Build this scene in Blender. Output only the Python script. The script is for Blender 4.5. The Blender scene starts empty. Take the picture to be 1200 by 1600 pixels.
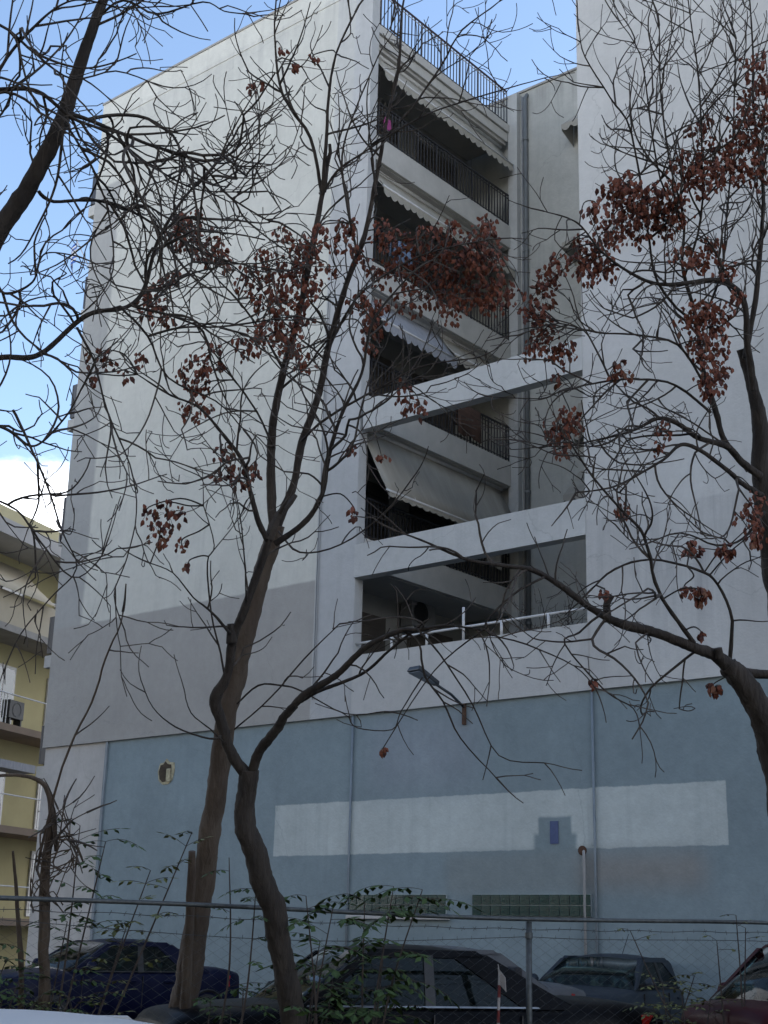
import bpy, math, random
from mathutils import Vector, Matrix, noise as mnoise
random.seed(7)
SC = bpy.context.scene
COL = SC.collection
PI = math.pi
rad = math.radians

# ------------------------------------------------------------------ camera
YAW, PITCH, ROLL, FPX = rad(-40.016), rad(17.175), rad(1.476), 2169.7
CAMZ = 1.5
FW = Vector((math.sin(YAW)*math.cos(PITCH), math.cos(YAW)*math.cos(PITCH), math.sin(PITCH)))
_r = Vector((math.cos(YAW), -math.sin(YAW), 0)); _u = _r.cross(FW)
RT = _r*math.cos(ROLL) + _u*math.sin(ROLL)
UP = -_r*math.sin(ROLL) + _u*math.cos(ROLL)
CAM = Vector((0, 0, CAMZ))
cd = bpy.data.cameras.new('camera'); cam = bpy.data.objects.new('camera', cd); COL.objects.link(cam)
cam.matrix_world = Matrix(((RT.x, UP.x, -FW.x, 0), (RT.y, UP.y, -FW.y, 0), (RT.z, UP.z, -FW.z, CAMZ), (0, 0, 0, 1)))
cd.sensor_fit = 'VERTICAL'; cd.sensor_height = 36; cd.lens = 36*FPX/1600
cd.clip_start = 0.1; cd.clip_end = 2000
SC.camera = cam

def W(px, py, d):
    """world point on the sight line of a photograph pixel, d metres ahead"""
    return CAM + (RT*((px-600)/FPX) - UP*((py-800)/FPX) + FW)*d
def WY(px, py, Y):
    v = RT*((px-600)/FPX) - UP*((py-800)/FPX) + FW
    return CAM + v*(Y/v.y)

# ------------------------------------------------------------------ world, sun, exposure
SUN_EL, SUN_AZ = rad(28), rad(45)          # azimuth measured from +Y towards +X
w = bpy.data.worlds.new('World'); SC.world = w; w.use_nodes = True
nt = w.node_tree; nt.nodes.clear()
def N(t, k, **kw):
    n = t.nodes.new(k)
    for a, b in kw.items(): setattr(n, a, b)
    return n
out = N(nt, 'ShaderNodeOutputWorld'); bg = N(nt, 'ShaderNodeBackground'); bg.inputs[1].default_value = 0.12
sky = N(nt, 'ShaderNodeTexSky'); sky.sky_type = 'NISHITA'; sky.sun_disc = False
sky.sun_elevation = SUN_EL; sky.sun_rotation = SUN_AZ; sky.air_density = 1.0; sky.dust_density = 1.0; sky.ozone_density = 1.2
tc = N(nt, 'ShaderNodeTexCoord'); mp = N(nt, 'ShaderNodeMapping'); mp.inputs['Scale'].default_value = (1, 1, 2.2)
mp.inputs['Location'].default_value = (3.1, 1.7, 0.2)
cn = N(nt, 'ShaderNodeTexNoise'); cn.inputs['Scale'].default_value = 3.2; cn.inputs['Detail'].default_value = 8; cn.inputs['Roughness'].default_value = .58
sx = N(nt, 'ShaderNodeSeparateXYZ')
ml = N(nt, 'ShaderNodeMapRange'); ml.inputs[1].default_value = .40; ml.inputs[2].default_value = .27; ml.inputs[3].default_value = -.13; ml.inputs[4].default_value = .30; ml.clamp = True
ad = N(nt, 'ShaderNodeMath', operation='ADD')
cr = N(nt, 'ShaderNodeMapRange'); cr.inputs[1].default_value = .56; cr.inputs[2].default_value = .72; cr.interpolation_type = 'SMOOTHSTEP'
mx = N(nt, 'ShaderNodeMixRGB'); mx.inputs[2].default_value = (9.5, 9.9, 10.6, 1)
L = nt.links.new
L(tc.outputs['Generated'], mp.inputs[0]); L(mp.outputs[0], cn.inputs['Vector']); L(tc.outputs['Generated'], sx.inputs[0])
L(sx.outputs['Z'], ml.inputs[0]); L(cn.outputs['Fac'], ad.inputs[0]); L(ml.outputs[0], ad.inputs[1])
L(ad.outputs[0], cr.inputs[0]); L(cr.outputs[0], mx.inputs[0]); L(sky.outputs[0], mx.inputs[1])
L(mx.outputs[0], bg.inputs[0]); L(bg.outputs[0], out.inputs[0])
sd = bpy.data.lights.new('sun', 'SUN'); sd.energy = 3.0; sd.angle = rad(.5); sd.color = (1, .94, .85)
so = bpy.data.objects.new('sun', sd); COL.objects.link(so)
S_DIR = Vector((math.sin(SUN_AZ)*math.cos(SUN_EL), math.cos(SUN_AZ)*math.cos(SUN_EL), math.sin(SUN_EL)))
so.rotation_euler = S_DIR.to_track_quat('Z', 'Y').to_euler(); so.location = (10, 10, 60)
vs = SC.view_settings; vs.view_transform = 'Standard'; vs.look = 'None'; vs.gamma = 1; vs.use_curve_mapping = False
vs.exposure = 1.6

# ------------------------------------------------------------------ materials
MATS = {}
def mat(name, col, rough=.8, var=.15, scale=3.0, bump=.0, bscale=60, metal=0, spec=.5, alt=None, stretch=(1, 1, 1), trans=0, coat=0):
    m = bpy.data.materials.new(name); m.use_nodes = True; t = m.node_tree
    b = t.nodes['Principled BSDF']
    tcn = N(t, 'ShaderNodeTexCoord'); mpn = N(t, 'ShaderNodeMapping'); mpn.inputs['Scale'].default_value = stretch
    n = N(t, 'ShaderNodeTexNoise'); n.inputs['Scale'].default_value = scale; n.inputs['Detail'].default_value = 6; n.inputs['Roughness'].default_value = .6
    r = N(t, 'ShaderNodeValToRGB')
    a = alt or tuple(c*(1-var) for c in col); c2 = col if alt else tuple(min(1, c*(1+var)) for c in col)
    r.color_ramp.elements[0].position = .3; r.color_ramp.elements[1].position = .7
    r.color_ramp.elements[0].color = (*a, 1); r.color_ramp.elements[1].color = (*c2, 1)
    k = t.links.new
    k(tcn.outputs['Object'], mpn.inputs[0]); k(mpn.outputs[0], n.inputs['Vector']); k(n.outputs['Fac'], r.inputs[0]); k(r.outputs[0], b.inputs['Base Color'])
    b.inputs['Roughness'].default_value = rough; b.inputs['Metallic'].default_value = metal; b.inputs['Specular IOR Level'].default_value = spec
    if trans: b.inputs['Transmission Weight'].default_value = trans
    if coat: b.inputs['Coat Weight'].default_value = coat; b.inputs['Coat Roughness'].default_value = .08
    if bump:
        bn = N(t, 'ShaderNodeTexNoise'); bn.inputs['Scale'].default_value = bscale; bn.inputs['Detail'].default_value = 4
        bp = N(t, 'ShaderNodeBump'); bp.inputs['Strength'].default_value = bump; bp.inputs['Distance'].default_value = .02
        k(mpn.outputs[0], bn.inputs['Vector']); k(bn.outputs['Fac'], bp.inputs['Height']); k(bp.outputs[0], b.inputs['Normal'])
    MATS[name] = m; return m

def wall_mat(name, base, patches=(), streak=.25, streak_col=(.25, .25, .24), blotch=.10, jitter=.05, stripes=()):
    """painted render: base paint, painted-over patches (x0,x1,z0,z1,colour[,soft]) in metres, rain streaks, blotches, fine relief"""
    m = bpy.data.materials.new(name); m.use_nodes = True; t = m.node_tree; k = t.links.new
    b = t.nodes['Principled BSDF']; b.inputs['Roughness'].default_value = .88; b.inputs['Specular IOR Level'].default_value = .25
    tcn = N(t, 'ShaderNodeTexCoord'); sep = N(t, 'ShaderNodeSeparateXYZ'); k(tcn.outputs['Object'], sep.inputs[0])
    jn = N(t, 'ShaderNodeTexNoise'); jn.inputs['Scale'].default_value = 2.3; jn.inputs['Detail'].default_value = 9; jn.inputs['Roughness'].default_value = .72; k(tcn.outputs['Object'], jn.inputs['Vector'])
    jn2 = N(t, 'ShaderNodeTexNoise'); jn2.inputs['Scale'].default_value = 1.1; jn2.inputs['Detail'].default_value = 10; jn2.inputs['Roughness'].default_value = .72; k(tcn.outputs['Object'], jn2.inputs['Vector'])
    def jit(src, noise, amt):
        s = N(t, 'ShaderNodeMath', operation='MULTIPLY_ADD'); s.inputs[1].default_value = amt*2; s.inputs[2].default_value = -amt
        k(noise.outputs['Fac'], s.inputs[0]); a = N(t, 'ShaderNodeMath', operation='ADD'); k(src, a.inputs[0]); k(s.outputs[0], a.inputs[1]); return a.outputs[0]
    X = jit(sep.outputs['X'], jn2, jitter); Z = jit(sep.outputs['Z'], jn, jitter)
    def step(v, e, soft, inv=False):
        r = N(t, 'ShaderNodeMapRange'); r.interpolation_type = 'SMOOTHSTEP'
        r.inputs[1].default_value = e-soft; r.inputs[2].default_value = e+soft
        r.inputs[3].default_value = 1 if inv else 0; r.inputs[4].default_value = 0 if inv else 1
        k(v, r.inputs[0]); return r.outputs[0]
    def mul(a, c):
        n = N(t, 'ShaderNodeMath', operation='MULTIPLY'); k(a, n.inputs[0])
        if isinstance(c, float): n.inputs[1].default_value = c
        else: k(c, n.inputs[1])
        return n.outputs[0]
    cur = N(t, 'ShaderNodeRGB'); cur.outputs[0].default_value = (*base, 1); cur = cur.outputs[0]
    def over(cur, col, fac):
        n = N(t, 'ShaderNodeMixRGB'); n.inputs[2].default_value = (*col, 1); k(cur, n.inputs[1]); k(fac, n.inputs[0]); return n.outputs[0]
    for p in patches:
        x0, x1, z0, z1, c = p[:5]; sf = p[5] if len(p) > 5 else .02
        f = mul(mul(step(X, x0, sf), step(X, x1, sf, True)), mul(step(Z, z0, sf), step(Z, z1, sf, True)))
        if len(p) > 6: f = mul(f, p[6])
        cur = over(cur, c, f)
    # blotches
    bn = N(t, 'ShaderNodeTexNoise'); bn.inputs['Scale'].default_value = .55; bn.inputs['Detail'].default_value = 9; bn.inputs['Roughness'].default_value = .62
    k(tcn.outputs['Object'], bn.inputs['Vector'])
    br = N(t, 'ShaderNodeMapRange'); br.inputs[1].default_value = .3; br.inputs[2].default_value = .7; br.inputs[3].default_value = 1-blotch; br.inputs[4].default_value = 1+blotch
    k(bn.outputs['Fac'], br.inputs[0])
    vm = N(t, 'ShaderNodeVectorMath', operation='SCALE'); k(cur, vm.inputs[0]); k(br.outputs[0], vm.inputs['Scale']); cur = vm.outputs[0]
    tn = N(t, 'ShaderNodeTexNoise'); tn.inputs['Scale'].default_value = 5.5; tn.inputs['Detail'].default_value = 8; tn.inputs['Roughness'].default_value = .75; k(tcn.outputs['Object'], tn.inputs['Vector'])
    tr_ = N(t, 'ShaderNodeMapRange'); tr_.inputs[1].default_value = .3; tr_.inputs[2].default_value = .7; tr_.inputs[3].default_value = 1-blotch*.7; tr_.inputs[4].default_value = 1+blotch*.7; k(tn.outputs['Fac'], tr_.inputs[0])
    vm2 = N(t, 'ShaderNodeVectorMath', operation='SCALE'); k(cur, vm2.inputs[0]); k(tr_.outputs[0], vm2.inputs['Scale']); cur = vm2.outputs[0]
    wn = N(t, 'ShaderNodeTexNoise'); wn.inputs['Scale'].default_value = 1.4; wn.inputs['Detail'].default_value = 6; k(tcn.outputs['Object'], wn.inputs['Vector'])
    wv = N(t, 'ShaderNodeVectorMath', operation='MULTIPLY_ADD'); wv.inputs[1].default_value = (.9, .9, .9); k(wn.outputs['Color'], wv.inputs[0]); k(tcn.outputs['Object'], wv.inputs[2])
    vo = N(t, 'ShaderNodeTexVoronoi'); vo.feature = 'DISTANCE_TO_EDGE'; vo.inputs['Scale'].default_value = .16; k(wv.outputs[0], vo.inputs['Vector'])
    ck = N(t, 'ShaderNodeMapRange'); ck.inputs[1].default_value = .0; ck.inputs[2].default_value = .0022; ck.inputs[3].default_value = .35; ck.inputs[4].default_value = 0; k(vo.outputs['Distance'], ck.inputs[0])
    cur = over(cur, streak_col, ck.outputs[0])
    # rain streaks
    mpn = N(t, 'ShaderNodeMapping'); mpn.inputs['Scale'].default_value = (3.0, 3.0, .13); k(tcn.outputs['Object'], mpn.inputs[0])
    sn = N(t, 'ShaderNodeTexNoise'); sn.inputs['Scale'].default_value = 1.3; sn.inputs['Detail'].default_value = 7; sn.inputs['Roughness'].default_value = .65
    k(mpn.outputs[0], sn.inputs['Vector'])
    sr = N(t, 'ShaderNodeMapRange'); sr.inputs[1].default_value = .52; sr.inputs[2].default_value = .8; sr.inputs[4].default_value = streak; k(sn.outputs['Fac'], sr.inputs[0])
    cur = over(cur, streak_col, sr.outputs[0])
    # stain bands (z0,z1 fading downwards) with streaky edge
    for x0, x1, ztop, zlen, c, amt in stripes:
        f = mul(mul(step(X, x0, .3), step(X, x1, .3, True)), mul(step(Z, ztop-zlen/2, zlen/2), step(Z, ztop, .03, True)))
        s2 = N(t, 'ShaderNodeMapRange'); s2.inputs[1].default_value = .38; s2.inputs[2].default_value = .66; s2.inputs[4].default_value = amt; k(sn.outputs['Fac'], s2.inputs[0])
        cur = over(cur, c, mul(f, s2.outputs[0]))
    k(cur, b.inputs['Base Color'])
    fn = N(t, 'ShaderNodeTexNoise'); fn.inputs['Scale'].default_value = 22; fn.inputs['Detail'].default_value = 6; k(tcn.outputs['Object'], fn.inputs['Vector'])
    bp = N(t, 'ShaderNodeBump'); bp.inputs['Strength'].default_value = .35; bp.inputs['Distance'].default_value = .015; k(fn.outputs['Fac'], bp.inputs['Height'])
    bp2 = N(t, 'ShaderNodeBump'); bp2.inputs['Strength'].default_value = .3; bp2.inputs['Distance'].default_value = .06; k(bn.outputs['Fac'], bp2.inputs['Height']); k(bp.outputs[0], bp2.inputs['Normal'])
    k(bp2.outputs[0], b.inputs['Normal'])
    MATS[name] = m; return m

def glass_mat(name, tint, alpha):
    """thin window glass: a fresnel reflection over a tinted see-through pane"""
    m = bpy.data.materials.new(name); m.use_nodes = True; t = m.node_tree; t.nodes.clear(); k = t.links.new
    o = N(t, 'ShaderNodeOutputMaterial'); g = N(t, 'ShaderNodeBsdfGlossy'); g.inputs['Roughness'].default_value = .03
    tr = N(t, 'ShaderNodeBsdfTransparent'); tr.inputs[0].default_value = (*tint, 1)
    d = N(t, 'ShaderNodeBsdfDiffuse'); d.inputs[0].default_value = (.012, .016, .016, 1)
    m1 = N(t, 'ShaderNodeMixShader'); m1.inputs[0].default_value = alpha; k(tr.outputs[0], m1.inputs[1]); k(d.outputs[0], m1.inputs[2])
    fr = N(t, 'ShaderNodeFresnel'); fr.inputs[0].default_value = 1.26
    m2 = N(t, 'ShaderNodeMixShader'); k(fr.outputs[0], m2.inputs[0]); k(m1.outputs[0], m2.inputs[1]); k(g.outputs[0], m2.inputs[2]); k(m2.outputs[0], o.inputs[0])
    MATS[name] = m; return m

# ------------------------------------------------------------------ mesh helpers
class MB:
    def __init__(s): s.v = []; s.f = []
    def quadbox(s, a, b):                                   # two corners
        x0, y0, z0 = a; x1, y1, z1 = b
        x0, x1 = min(x0, x1), max(x0, x1); y0, y1 = min(y0, y1), max(y0, y1); z0, z1 = min(z0, z1), max(z0, z1)
        i = len(s.v)
        s.v += [(x0,y0,z0),(x1,y0,z0),(x1,y1,z0),(x0,y1,z0),(x0,y0,z1),(x1,y0,z1),(x1,y1,z1),(x0,y1,z1)]
        s.f += [(i,i+3,i+2,i+1),(i+4,i+5,i+6,i+7),(i,i+1,i+5,i+4),(i+1,i+2,i+6,i+5),(i+2,i+3,i+7,i+6),(i+3,i,i+4,i+7)]
        return s
    def hexa(s, p):                                         # 8 corners: bottom loop, top loop
        i = len(s.v); s.v += [tuple(q) for q in p]
        s.f += [(i,i+3,i+2,i+1),(i+4,i+5,i+6,i+7),(i,i+1,i+5,i+4),(i+1,i+2,i+6,i+5),(i+2,i+3,i+7,i+6),(i+3,i,i+4,i+7)]
        return s
    def prism(s, poly, off):                                # polygon of 3D points extruded by vector
        i = len(s.v); n = len(poly); off = Vector(off)
        s.v += [tuple(Vector(p)) for p in poly] + [tuple(Vector(p)+off) for p in poly]
        s.f += [tuple(range(i+n-1, i-1, -1)), tuple(range(i+n, i+2*n))]
        for k in range(n): s.f.append((i+k, i+(k+1) % n, i+n+(k+1) % n, i+n+k))
        return s
    def tube(s, pts, rads, sides=6, cap=True):
        pts = [Vector(p) for p in pts]; n = len(pts)
        if isinstance(rads, (int, float)): rads = [rads]*n
        base = len(s.v); ref = None
        for i, p in enumerate(pts):
            t = (pts[min(i+1, n-1)] - pts[max(i-1, 0)])
            if t.length < 1e-9: t = Vector((0, 0, 1))
            t.normalize()
            if ref is None:
                ref = Vector((0, 0, 1)).cross(t) if abs(t.z) < .9 else Vector((1, 0, 0)).cross(t)
            ref = (ref - t*ref.dot(t))
            if ref.length < 1e-6: ref = t.orthogonal()
            ref.normalize(); b = t.cross(ref); r = rads[i]
            for k in range(sides):
                a = 2*PI*k/sides; q = p + ref*(math.cos(a)*r) + b*(math.sin(a)*r); s.v.append((q.x, q.y, q.z))
        for i in range(n-1):
            o = base+i*sides
            for k in range(sides):
                k2 = (k+1) % sides; s.f.append((o+k, o+k2, o+sides+k2, o+sides+k))
        if cap:
            s.f.append(tuple(range(base+sides-1, base-1, -1))); o = base+(n-1)*sides; s.f.append(tuple(range(o, o+sides)))
        return s
    def ring(s, c, axis, prof, seg=20):                     # lathe: prof [(r, h)] about axis
        axis = Vector(axis).normalized(); a = axis.orthogonal().normalized(); b = axis.cross(a); c = Vector(c); base = len(s.v); m = len(prof)
        for i in range(seg):
            th = 2*PI*i/seg; d = a*math.cos(th)+b*math.sin(th)
            for r, h in prof: s.v.append(tuple(c+d*r+axis*h))
        for i in range(seg):
            j = (i+1) % seg
            for q in range(m-1): s.f.append((base+i*m+q, base+j*m+q, base+j*m+q+1, base+i*m+q+1))
        return s
    def mesh(s, name):
        me = bpy.data.meshes.new(name); me.from_pydata(s.v, [], s.f); me.update(); return me
    def build(s, name, material, parent=None, smooth=False):
        return link(name, s.mesh(name), material, parent, smooth)
def link(name, me, material, parent=None, smooth=False):
    o = bpy.data.objects.new(name, me); COL.objects.link(o)
    if material is not None and not me.materials: me.materials.append(MATS[material] if isinstance(material, str) else material)
    if smooth:
        for p in me.polygons: p.use_smooth = True
    if parent is not None: o.parent = parent
    return o
def tag(o, label=None, cat=None, group=None, kind=None):
    if label: o['label'] = label
    if cat: o['category'] = cat
    if group: o['group'] = group
    if kind: o['kind'] = kind
    return o
def empty(name, loc=(0, 0, 0), rz=0):
    o = bpy.data.objects.new(name, None); COL.objects.link(o); o.location = loc; o.rotation_euler = (0, 0, rz); o.empty_display_size = .3
    return o
def bevel(o, wd=.01, seg=2):
    m = o.modifiers.new('bevel', 'BEVEL'); m.width = wd; m.segments = seg; m.limit_method = 'ANGLE'; return o
def box(name, a, b, material, parent=None, bv=0):
    o = MB().quadbox(a, b).build(name, material, parent)
    if bv: bevel(o, bv)
    return o

# palette
WHITE = (.572, .566, .508); GREY = (.362, .35, .325); BLUE = (.225, .282, .302); STRIP = (.475, .52, .505)
wall_mat('paint_left', WHITE, [(-30, -26.0, 0, 20.3, (.375, .372, .352), .07), (-30, -18.55, 0, 8.44, GREY, .03), (-18.55, -15, 0, 30, (.44, .445, .44), .02),
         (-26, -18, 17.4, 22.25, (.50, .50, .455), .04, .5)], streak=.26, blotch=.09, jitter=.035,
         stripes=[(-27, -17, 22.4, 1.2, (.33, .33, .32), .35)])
wall_mat('paint_right', (.49, .487, .467), [(-11.2, -9.6, 5, 9.4, (.53, .53, .51), .25), (-12.3, -9.2, 11.6, 13.5, (.51, .51, .50), .05, .6)], streak=.24, blotch=.09,
         stripes=[(-12.5, 20, 8.6, 3.0, (.25, .25, .255), .35), (-10.9, -9.7, 7.8, 2.3, (.22, .22, .225), .5)])
wall_mat('paint_beam', (.47, .475, .46), streak=.30, blotch=.10)
wall_mat('paint_low_white', (.46, .445, .42), streak=.38, streak_col=(.33, .31, .28), blotch=.12)
wall_mat('paint_blue', BLUE, [(-19.43, -9.82, 3.03, 4.0, STRIP, .014), (-13.27, -12.62, 2.6, 3.56, (.22, .275, .29), .035), (-13.36, -12.52, 2.6, 3.28, (.22, .275, .29), .05),
         (-15.2, -12.1, 2.3, 2.98, (.235, .275, .28), .15), (-12.5, -10.2, 2.4, 2.95, (.26, .265, .255), .25),
         (-17.0, -14.5, 4.2, 5.5, (.25, .29, .32), .5)], streak=.30, streak_col=(.17, .205, .225), blotch=.12, jitter=.045)
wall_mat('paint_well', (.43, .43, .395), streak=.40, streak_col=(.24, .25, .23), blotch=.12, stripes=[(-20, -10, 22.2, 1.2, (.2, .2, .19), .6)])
mat('fascia', (.46, .45, .42), .85, .1, 2.5, .2, 40)
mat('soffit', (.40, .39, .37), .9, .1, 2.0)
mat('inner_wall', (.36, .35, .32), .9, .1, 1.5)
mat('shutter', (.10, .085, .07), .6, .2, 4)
mat('dark_metal', (.022, .022, .026), .5, .2, 8)
mat('white_metal', (.55, .55, .54), .5, .12, 6)
mat('galv', (.075, .085, .088), .55, .3, 20, metal=.35)
mat('fence_wire', (.07, .075, .075), .55, .25, 20, metal=.5)
mat('awning', (.34, .32, .275), .9, .12, 1.2, .1, 80, stretch=(1, 4, 1))
mat('awning_stripe', (.30, .31, .34), .9, .2, 4, stretch=(1, 8, 1))
mat('pipe_grey', (.13, .14, .142), .6, .15, 3)
mat('pipe_white', (.27, .27, .265), .5, .15, 3)
mat('pipe_blue', (.18, .215, .24), .6, .15, 3)
mat('glass_block', (.008, .048, .044), .15, .6, 1.6, .25, 30, spec=.7)
mat('mortar', (.30, .34, .34), .9, .2, 9)
mat('patch_blue', (.075, .10, .20), .8, .1, 9)
mat('hole_dark', (.06, .045, .03), 1, .3, 9)
mat('hole_brick', (.40, .36, .24), .95, .3, 14, .5, 30)
mat('rust', (.075, .038, .022), .9, .4, 12, .3, 60)
mat('concrete', (.30, .29, .27), .9, .15, 2, .3, 40)
mat('asphalt', (.05, .05, .052), .9, .3, 1.2, .5, 90)
mat('soil', (.09, .07, .05), 1, .35, 1.5, .6, 30)
mat('bark_dark', (.050, .041, .034), .95, .4, 9, 1.0, 34, alt=(.020, .0165, .0145), stretch=(1, 1, .25))
mat('bark_brown', (.110, .086, .065), .95, .4, 9, .9, 34, alt=(.062, .045, .034), stretch=(1, 1, .25))
mat('bark_grey', (.072, .060, .051), .95, .4, 9, .9, 34, alt=(.034, .028, .025), stretch=(1, 1, .25))
mat('twig_bark', (.080, .067, .057), .95, .4, 9, .3, 40, alt=(.036, .030, .026))
mat('cut_wood', (.26, .22, .18), .95, .3, 12)
mat('pod', (.20, .056, .026), .75, .4, 30, alt=(.11, .032, .017))
mat('pod_dark', (.085, .022, .014), .8, .4, 30, alt=(.05, .02, .015))
mat('pod_tan', (.17, .068, .03), .75, .4, 30, alt=(.10, .038, .02))
mat('leaf', (.060, .105, .032), .7, .4, 9, alt=(.028, .052, .017), spec=.25)
mat('leaf_yellow', (.13, .135, .03), .6, .4, 9, alt=(.07, .09, .02))
mat('leaf_dry', (.13, .10, .05), .8, .4, 9, alt=(.07, .05, .03))
mat('stem', (.04, .03, .024), .9, .3, 12)
mat('pink', (.27, .03, .15), .7, .15, 10)
mat('ac_white', (.20, .20, .195), .6, .1, 6)
mat('ac_dark', (.03, .03, .03), .6, .2, 6)
mat('lamp_grey', (.04, .047, .055), .4, .15, 6, metal=.3)
mat('lamp_glass', (.16, .19, .22), .15, .1, 5)
mat('flag_blue', (.04, .12, .42), .8, .1, 5)
mat('flag_white', (.72, .72, .72), .8, .05, 5)
mat('yellow_wall', (.40, .36, .195), .9, .08, .8, .2, 30)
mat('yellow_pale', (.52, .47, .28), .9, .08, .8)
mat('beige', (.46, .41, .31), .9, .1, .9)
mat('grey_beige', (.27, .255, .22), .9, .15, .8, .2, 30)
mat('fascia_grey', (.40, .395, .385), .85, .1, 1)
mat('tan_band', (.22, .165, .12), .9, .12, .8)
mat('house_brown', (.14, .10, .075), .9, .2, .8)
mat('window_pane', (.03, .035, .04), .08, .2, 2, spec=.8)
mat('roof_red', (.30, .09, .06), .85, .2, 5)
mat('tyre', (.02, .02, .02), .9, .2, 20)
mat('rim', (.30, .30, .31), .35, .1, 8, metal=.8)
mat('trim_black', (.012, .012, .013), .5, .2, 8)
mat('chrome', (.16, .165, .17), .3, .05, 8, metal=1)
mat('seat_fabric', (.03, .03, .033), .95, .2, 12)
mat('tail_red', (.36, .015, .012), .2, .2, 10, spec=.7)
mat('head_clear', (.50, .52, .54), .12, .15, 14, spec=.8)
mat('plate_white', (.6, .6, .6), .5, .03, 4)
mat('tape_white', (.34, .32, .31), .7, .1, 9)
mat('tape_red', (.15, .02, .02), .7, .1, 9)
for nm, c in dict(car_black=(.003, .0033, .0045), car_blue=(.0028, .0045, .022), car_greyblue=(.026, .034, .045), car_red=(.040, .0045, .007), car_silver=(.10, .103, .108), car_white=(.50, .51, .52)).items():
    mat(nm, c, .45, .05, 2, coat=.03, spec=.07 if nm == 'car_black' else .13)
glass_mat('car_glass', (.50, .64, .60), .35)

# ================================================================== SETTING
g = MB(); S = 900; g.v = [(-S, -S, 0), (S, -S, 0), (S, S, 0), (-S, S, 0)]; g.f = [(0, 1, 2, 3)]
tag(g.build('ground', 'asphalt'), kind='structure')
FA, FB = W(0, 1403, 10.9), W(1200, 1441, 13.4)          # fence line, seen ends
FDIR = Vector((FB.x-FA.x, FB.y-FA.y, 0)).normalized(); FNRM = Vector((-FDIR.y, FDIR.x, 0))
def FP(s, off=0, z=0):                                    # point on the fence line, s metres from its left seen end
    p = FA + FDIR*s + FNRM*off; return Vector((p.x, p.y, z))
FLEN = (Vector((FB.x, FB.y, 0))-Vector((FA.x, FA.y, 0))).length
q = MB(); q.v = [tuple(FP(-12, -1.0, .012)), tuple(FP(14, -1.0, .012)), tuple(FP(14, .75, .012)), tuple(FP(-12, .75, .012))]; q.f = [(0, 1, 2, 3)]
tag(q.build('planting_strip', 'soil'), kind='structure')
k = MB()
for s in range(-12, 14, 1):
    a, b = FP(s+.01, -1.12), FP(s+.99, -1.0)
    k.hexa([FP(s+.01, -1.13, 0), FP(s+.99, -1.13, 0), FP(s+.99, -1.0, 0), FP(s+.01, -1.0, 0), FP(s+.01, -1.13, .13), FP(s+.99, -1.13, .13), FP(s+.99, -1.0, .13), FP(s+.01, -1.0, .13)])
tag(k.build('kerb', 'concrete'), kind='structure')

# ================================================================== THE APARTMENT BUILDING
B = empty('apartment_building', (-15, 20, 0))
tag(B, 'large white and blue rendered apartment block with balconies stacked around an open light well', 'building')
BI = Matrix.Translation((15, -20, 0))
def bpart(o, parent=None):
    """parent while keeping world coordinates"""
    o.parent = parent or B
    if parent is None: o.matrix_parent_inverse = BI
    return o
def bbox(name, a, b, m, parent=None, bv=0):
    return bpart(box(name, a, b, m, None, bv), parent)
XL, XE, XR, XX = -27.03, -17.5, -12.2, 40.0
YB = 25.56                                                # rear wall of the light well
ZB, ZT = 5.62, 22.9
# upper walls stand 6 cm proud of the blue plinth wall
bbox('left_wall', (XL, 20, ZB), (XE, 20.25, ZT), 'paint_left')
bbox('side_wall', (XL, 20.25, 0), (XL+.3, 44, ZT-.004), 'paint_left')
bbox('parapet_band', (XL-.012, 19.986, 22.28), (XE-.021, 19.9995, ZT-.001), 'paint_left')
bbox('wall_coping', (XL-.04, 19.965, ZT+.001), (XE-.02, 20.30, ZT+.06), 'concrete')
bbox('right_wall', (XR, 20, ZB), (XX, 20.3, 28.4), 'paint_right')  # unseen height and length extended to block sun from roof railing and lot
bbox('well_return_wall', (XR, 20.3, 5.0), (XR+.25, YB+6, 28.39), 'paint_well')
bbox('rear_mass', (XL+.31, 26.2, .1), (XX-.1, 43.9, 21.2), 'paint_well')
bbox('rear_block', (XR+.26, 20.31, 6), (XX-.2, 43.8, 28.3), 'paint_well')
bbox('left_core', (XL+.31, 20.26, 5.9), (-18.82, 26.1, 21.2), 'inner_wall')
# plinth
bbox('blue_wall', (-24.72, 20.06, 0), (XX-.004, 20.4, ZB+.3), 'paint_blue')
bbox('low_white_wall', (XL+.05, 20.062, 0), (-24.722, 20.4, ZB+.3), 'paint_low_white')
bbox('low_side_wall', (XL+.05, 20.4, 0), (XL+.31, 44, ZB), 'paint_low_white')
bbox('joint_strip', (-24.76, 20.02, .0), (-24.69, 20.058, ZB-.01), 'pipe_blue')
for x, top in ((-17.46, ZB-.02), (-12.16, ZB-.02)):
    p = MB().tube([(x, 20.035, 0), (x, 20.035, top)], .022, 8).build('conduit_pipe', 'pipe_blue', smooth=True); bpart(p)
bbox('expansion_joint', (-12.19, 19.992, ZB), (-12.165, 20.0, 6.8), 'paint_low_white')
# light well front: parapet and beams in the wall plane
bbox('terrace_parapet', (XE, 20.003, ZB), (XR, 20.22, 6.78), 'paint_right')
bbox('front_beam', (XE-.02, 19.985, 8.34), (XR, 20.24, 9.01), 'paint_beam')
bbox('front_beam', (XE+.1, 19.99, 11.44), (XR, 20.24, 12.08), 'paint_beam')
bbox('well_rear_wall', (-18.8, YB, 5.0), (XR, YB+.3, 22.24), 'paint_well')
bbox('wall_coping', (-18.8, YB-.04, 22.242), (XR, YB+.34, 22.30), 'concrete')
bbox('well_corner_pilaster', (XE-.05, YB-.16, 5.9), (XE+.22, YB-.001, 22.20), 'paint_beam')
bbox('terrace_floor', (XE-1.3, 20.23, 5.6), (XR, YB-.01, 5.9), 'concrete')
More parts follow.
